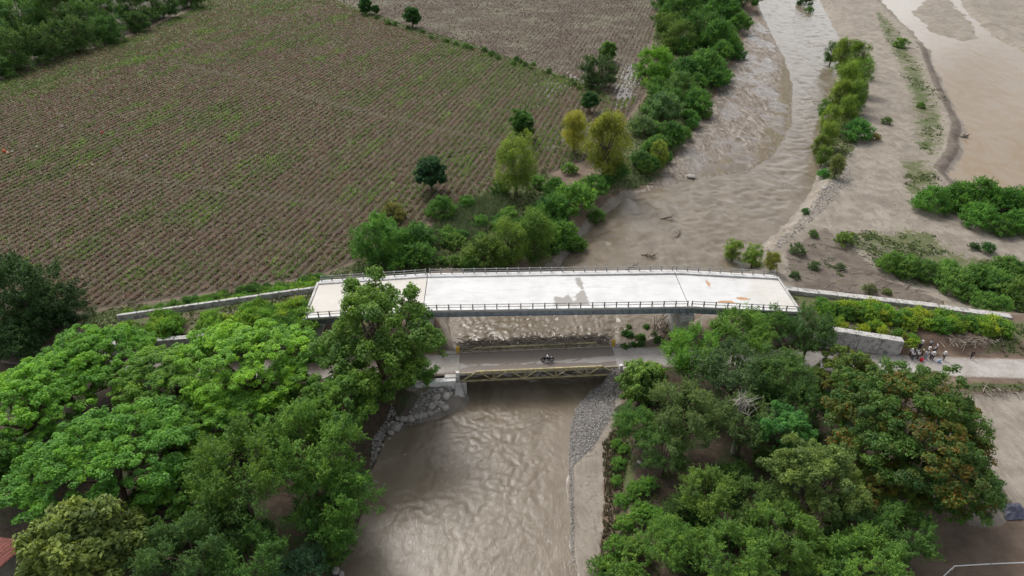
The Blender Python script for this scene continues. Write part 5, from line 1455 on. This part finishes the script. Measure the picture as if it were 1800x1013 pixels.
for i, (px, py, r, c, kd) in enumerate(((1130, 222, 25, (.10, .17, .06), 'bush'), (1165, 185, 34, (.085, .15, .058), 'bush'), (1180, 232, 26, (.06, .13, .028), 'bush'), (1225, 175, 30, (.068, .145, .03), 'bush'), (1195, 150, 32, (.07, .14, .04), 'bush'), (1240, 110, 36, (.06, .14, .028), 'bush'), (1262, 62, 36, (.062, .145, .026), 'bush'), (1292, 92, 20, (.06, .14, .028), 'bush'), (1235, 45, 38, (.05, .12, .026), 'thicket'), (1192, 62, 34, (.085, .135, .03), 'thicket'), (1172, 40, 28, (.075, .13, .03), 'thicket'),
        (1205, 10, 36, (.05, .115, .026), 'thicket'), (1270, 15, 36, (.05, .125, .026), 'bush'), (1300, 38, 22, (.065, .15, .028), 'bush'), (1255, 140, 24, (.062, .145, .028), 'bush'), (1215, 205, 18, (.06, .14, .03), 'bush'), (1150, 255, 18, (.06, .13, .03), 'bush'), (1180, -15, 36, (.05, .12, .026), 'thicket'), (1240, -20, 36, (.05, .12, .026), 'thicket'), (1310, -5, 26, (.055, .13, .026), 'bush'), (1205, 120, 26, (.05, .12, .028), 'bush'))):
    plant(kd, px, py, r, c, ('large ' if r > 28 else 'small ') + 'grey leaved vine smothered bush on the bank beside the mud bar' if c[2] > .05 else ('dark leafy tree crowding the bank beyond the brilliant green tree' if kd == 'thicket' else 'dense green bush in the thicket along the mud bar'),
          'vine covered bushes by the mud bar' if c[2] > .05 else ('trees crowding the upstream left bank' if kd == 'thicket' else 'thicket along the mud bar'))
# willow island on the right
for px, py, r, c in ((1462, 98, 16, (.05, .10, .024)), (1482, 95, 24, (.105, .165, .03)), (1508, 98, 24, (.10, .16, .03)), (1515, 130, 26, (.085, .15, .028)), (1492, 140, 28, (.12, .18, .03)), (1478, 165, 24, (.125, .185, .03)), (1505, 165, 24, (.08, .145, .028)), (1492, 192, 22, (.12, .18, .034)), (1460, 208, 22, (.12, .175, .032)), (1450, 190, 14, (.07, .14, .028)), (1458, 238, 22, (.125, .175, .034)), (1442, 255, 18, (.115, .165, .034)), (1448, 272, 16, (.1, .155, .034)), (1472, 290, 17, (.12, .15, .045))):
    plant('willow', px, py, r, c, ('taller ' if r > 22 else 'smaller ') + ('yellow green ' if c[0] > .11 else 'green ') + 'young willow in the narrow clump between the river and the dirt track', 'willow clump beside the river')
for px, py, r, c, lb in ((1508, 228, 28, (.055, .14, .03), 'dark green round bush on the track side of the willow clump'), (1448, 305, 12, (.06, .17, .03), 'bright low bush at the downstream tip of the willow clump'), (1540, 240, 10, (.15, .14, .06), 'small dry tan bush beside the dark round bush'), (1560, 212, 10, (.08, .14, .04), 'small green shrub alone on the dirt track edge'), (1585, 75, 13, (.09, .16, .035), 'small green shrub on the strip between track and pond'), (1620, 185, 8, (.08, .15, .03), 'tiny shrub on the grassy strip beside the pond'),
        (1415, 5, 14, (.05, .10, .03), 'dark bush at the far bend of the river'), (1422, 22, 8, (.07, .15, .03), 'small green shrub at the water edge of the far river bend')):
    plant('bush' if r > 20 else 'shrub', px, py, r, c, lb)
for px, py, r, c in ((1288, 448, 21, (.12, .185, .034)), (1325, 448, 22, (.105, .17, .032)), (1358, 458, 19, (.15, .175, .034))):
    plant('willow', px, py, r, c, 'small yellow green willow just behind the right end of the bridge railing', 'three small willows behind the bridge', sz=.8)
for px, py, r in ((1640, 352, 34), (1685, 345, 36), (1725, 340, 38), (1768, 352, 36), (1782, 388, 28), (1725, 378, 34), (1802, 350, 32), (1765, 400, 22)):
    plant('bush', px, py, r, (.065, .15, .026), ('large ' if r > 34 else 'small ') + 'dense green bush in the clump at the lower shore of the pond', 'bushes at the lower shore of the pond')
for px, py, r in ((1570, 462, 28), (1600, 468, 30), (1630, 475, 26), (1680, 492, 34), (1720, 485, 32), (1755, 500, 36), (1795, 515, 40), (1668, 470, 22), (1772, 470, 28), (1735, 530, 26), (1700, 515, 22), (1800, 478, 28), (1760, 535, 22)):
    plant('bush', px, py, r, (.085, .165, .034), ('large ' if r > 29 else 'small ') + 'spreading green bush on the flat between the mud and the dirt track', 'bushes on the flat behind the long wall')
for px, py, r, c, lb in ((1485, 420, 19, (.10, .165, .035), 'leafy shrub on the corner where the mud meets the dirt track'), (1403, 437, 15, (.08, .12, .05), 'grey green shrub on the mud by the three small willows'), (1416, 371, 9, (.04, .10, .025), 'dark small shrub on the gravel shore'), (1430, 410, 10, (.07, .13, .035), 'small shrub above the grey green one on the mud'), (1432, 466, 11, (.07, .11, .045), 'low grey shrub in the middle of the mud flat'), (1478, 468, 9, (.07, .11, .05), 'lowest thin shrub on the mud flat'), (1398, 482, 10, (.07, .11, .045), 'dull shrub on the mud next to the bridge corner'), (1735, 435, 15, (.05, .11, .035), 'dark round shrub beside the rubble on the track'), (1712, 432, 10, (.06, .11, .04), 'small dark shrub paired with the round one near the track'), (1530, 508, 13, (.09, .11, .05), 'brown green scrub against the long lichen spotted wall'), (1560, 512, 9, (.10, .14, .045), 'small scrub touching the long wall')):
    plant('shrub', px, py, r, c, lb)
# overgrown approaches
def fill(poly_px, z, n, rmin, rmax, cols, label, group, mind=8, kind='shrub', name=None):
    poly = np.array(poly_px, float); lo, hi = poly.min(0), poly.max(0); got = []
    t = 0
    while len(got) < n and t < 6000:
        t += 1
        q = rng.uniform(lo, hi)
        if sdf(poly, q[0:1], q[1:2])[0] < 0 and all(abs(q[0] - g[0]) + 1.7 * abs(q[1] - g[1]) > mind for g in got): got.append(q)
    for q in got:
        c, rr = cols[rng.integers(len(cols))], rng.uniform(rmin, rmax)
        tone = 'yellowish ' if c[0] / c[1] > .63 else ('dark ' if c[1] < .125 else ('vivid ' if c[1] > .19 else ''))
        plant(kind, q[0], q[1], rr, c, ('smaller ' if rr < (rmin + rmax) / 2 else 'larger ') + tone + label, group, name=name)
fill([(1398, 518), (1500, 528), (1600, 545), (1760, 566), (1770, 580), (1660, 578), (1600, 566), (1560, 560), (1450, 545)], 2, 62, 13, 21, [(.105, .205, .028), (.15, .235, .03), (.08, .165, .028), (.19, .24, .03), (.07, .15, .03)], 'leafy shrub growing on the earth fill behind the bridge end', 'shrubs on the right approach fill')
fill([(1470, 560), (1560, 572), (1590, 580), (1620, 600), (1600, 604), (1585, 592), (1560, 582), (1460, 572)], 2, 14, 9, 14, [(.15, .235, .03), (.20, .245, .025), (.09, .18, .03)], 'shrub growing along the concrete retaining wall by the people', 'shrubs along the near retaining wall')
fill([(225, 572), (330, 545), (470, 520), (555, 508), (548, 575), (470, 590), (380, 585), (330, 560), (250, 600)], 3, 70, 15, 25, [(.105, .205, .028), (.125, .22, .028), (.07, .15, .028), (.165, .235, .03), (.09, .18, .03)], 'leafy shrub growing over the left approach of the concrete bridge', 'shrubs on the left approach')
fill([(1000, 335), (1080, 300), (1130, 240), (1148, 180), (1150, 130), (1180, -30), (1310, -30), (1302, 60), (1240, 195), (1170, 285), (1090, 335)], -.8, 44, 13, 22, [(.07, .155, .03), (.085, .17, .034), (.055, .13, .03)], 'leafy bush filling the gaps of the thicket between field and river', 'gap filling bushes of the upstream thicket', 16, 'bush')
fill([(765, 470), (785, 410), (900, 365), (990, 335), (1005, 400), (960, 455), (860, 472)], -.8, 34, 12, 21, [(.07, .155, .03), (.09, .17, .036), (.055, .13, .03)], 'leafy shrub on the bank between the reeds and the bridge railing', 'shrubs behind the bridge', 14)
fill([(215, 550), (390, 520), (560, 492), (560, 503), (390, 532), (225, 566)], 2, 34, 8, 14, [(.09, .18, .03), (.07, .145, .03), (.12, .2, .03)], 'bush overgrowing the thin pale wall', 'bushes over the thin pale wall', 8)
fill([(465, 522), (556, 504), (552, 562), (480, 578)], 3, 22, 16, 25, [(.105, .205, .028), (.13, .22, .03), (.07, .15, .028)], 'leafy shrub massed against the left end of the white deck', 'shrubs against the left deck end', 14)
fill([(300, 530), (420, 505), (555, 482), (620, 465), (560, 498), (430, 515), (310, 545)], -.8, 34, 6, 12, [(.06, .14, .03), (.085, .16, .035), (.05, .115, .028)], 'bush in the hedge between the field and the thin pale wall', 'hedge along the lower field edge', 6, name='hedge_bush')
fill([(640, 18), (720, 48), (820, 76), (930, 108), (1035, 150), (1030, 158), (920, 118), (810, 86), (715, 60), (640, 28)], -.8, 26, 4, 8, [(.06, .13, .03), (.08, .14, .04)], 'bush in the line dividing the two fields', 'hedge dividing the two fields', 14, name='hedge_bush')
fill([(1090, 585), (1150, 580), (1165, 596), (1090, 612)], -.5, 12, 6, 11, [(.05, .125, .025), (.07, .15, .028)], 'low weed clump on the bank between the two bridges', 'weeds between the bridges', 5)
# top left wood and field trees
for px, py, r in ((25, 25, 52), (95, 15, 50), (165, 25, 46), (225, 8, 40), (280, 2, 34), (20, 85, 44), (75, 68, 44), (130, 58, 38), (185, 48, 32), (-25, 60, 50), (240, 35, 24), (330, -15, 32), (-30, 5, 50), (60, -20, 50), (150, -25, 46), (0, 115, 26)):
    plant('thicket', px, py, r, (.052, .108, .028), ('large ' if r > 42 else 'small ') + 'deep green tree in the wood beyond the far corner of the field', 'wood beyond the field')
for px, py, r, lb in ((724, 27, 18, 'single round dark tree on the line between the two fields'), (641, 8, 14, 'small round tree near the white track end of the field line'), (660, 16, 9, 'smallest round tree on the field line')):
    plant('round', px, py, r, (.035, .095, .022), lb)
fill([(330, 760), (560, 740), (640, 830), (600, 960), (420, 1010), (260, 960), (250, 880)], -.5, 14, 24, 38, [(.05, .10, .022), (.06, .12, .025), (.04, .085, .02)], 'shaded undergrowth bush beneath the trees of the left woodland', 'undergrowth of the left woodland', 40, 'bush')
fill([(1130, 720), (1200, 650), (1420, 640), (1560, 700), (1680, 850), (1620, 980), (1400, 1010), (1200, 1010), (1150, 850)], -.5, 22, 24, 38, [(.05, .10, .022), (.06, .12, .025), (.04, .085, .02)], 'shaded undergrowth bush beneath the trees of the right woodland', 'undergrowth of the right woodland', 40, 'bush')
# bare dead tree among the right woodland
c = P(1312, 700, 9.0)
r = np.random.default_rng(77)
tg = [np.array((math.cos(a) * q, math.sin(a) * q, 9.2 + r.uniform(-1.0, 1.4))) for a, q in zip(r.uniform(0, 6.28, 14), r.uniform(.6, 1.7, 14))]
de = obj('dead_tree', None, loc=(c[0], c[1], gz(c[0], c[1])), label='bare bleached dead branches rising from the right woodland', cat='tree')
obj('trunk', trunk_mesh('dead_trunk', .22, 9.5, tg, 78, MAT_DEAD, fork=.72), de)
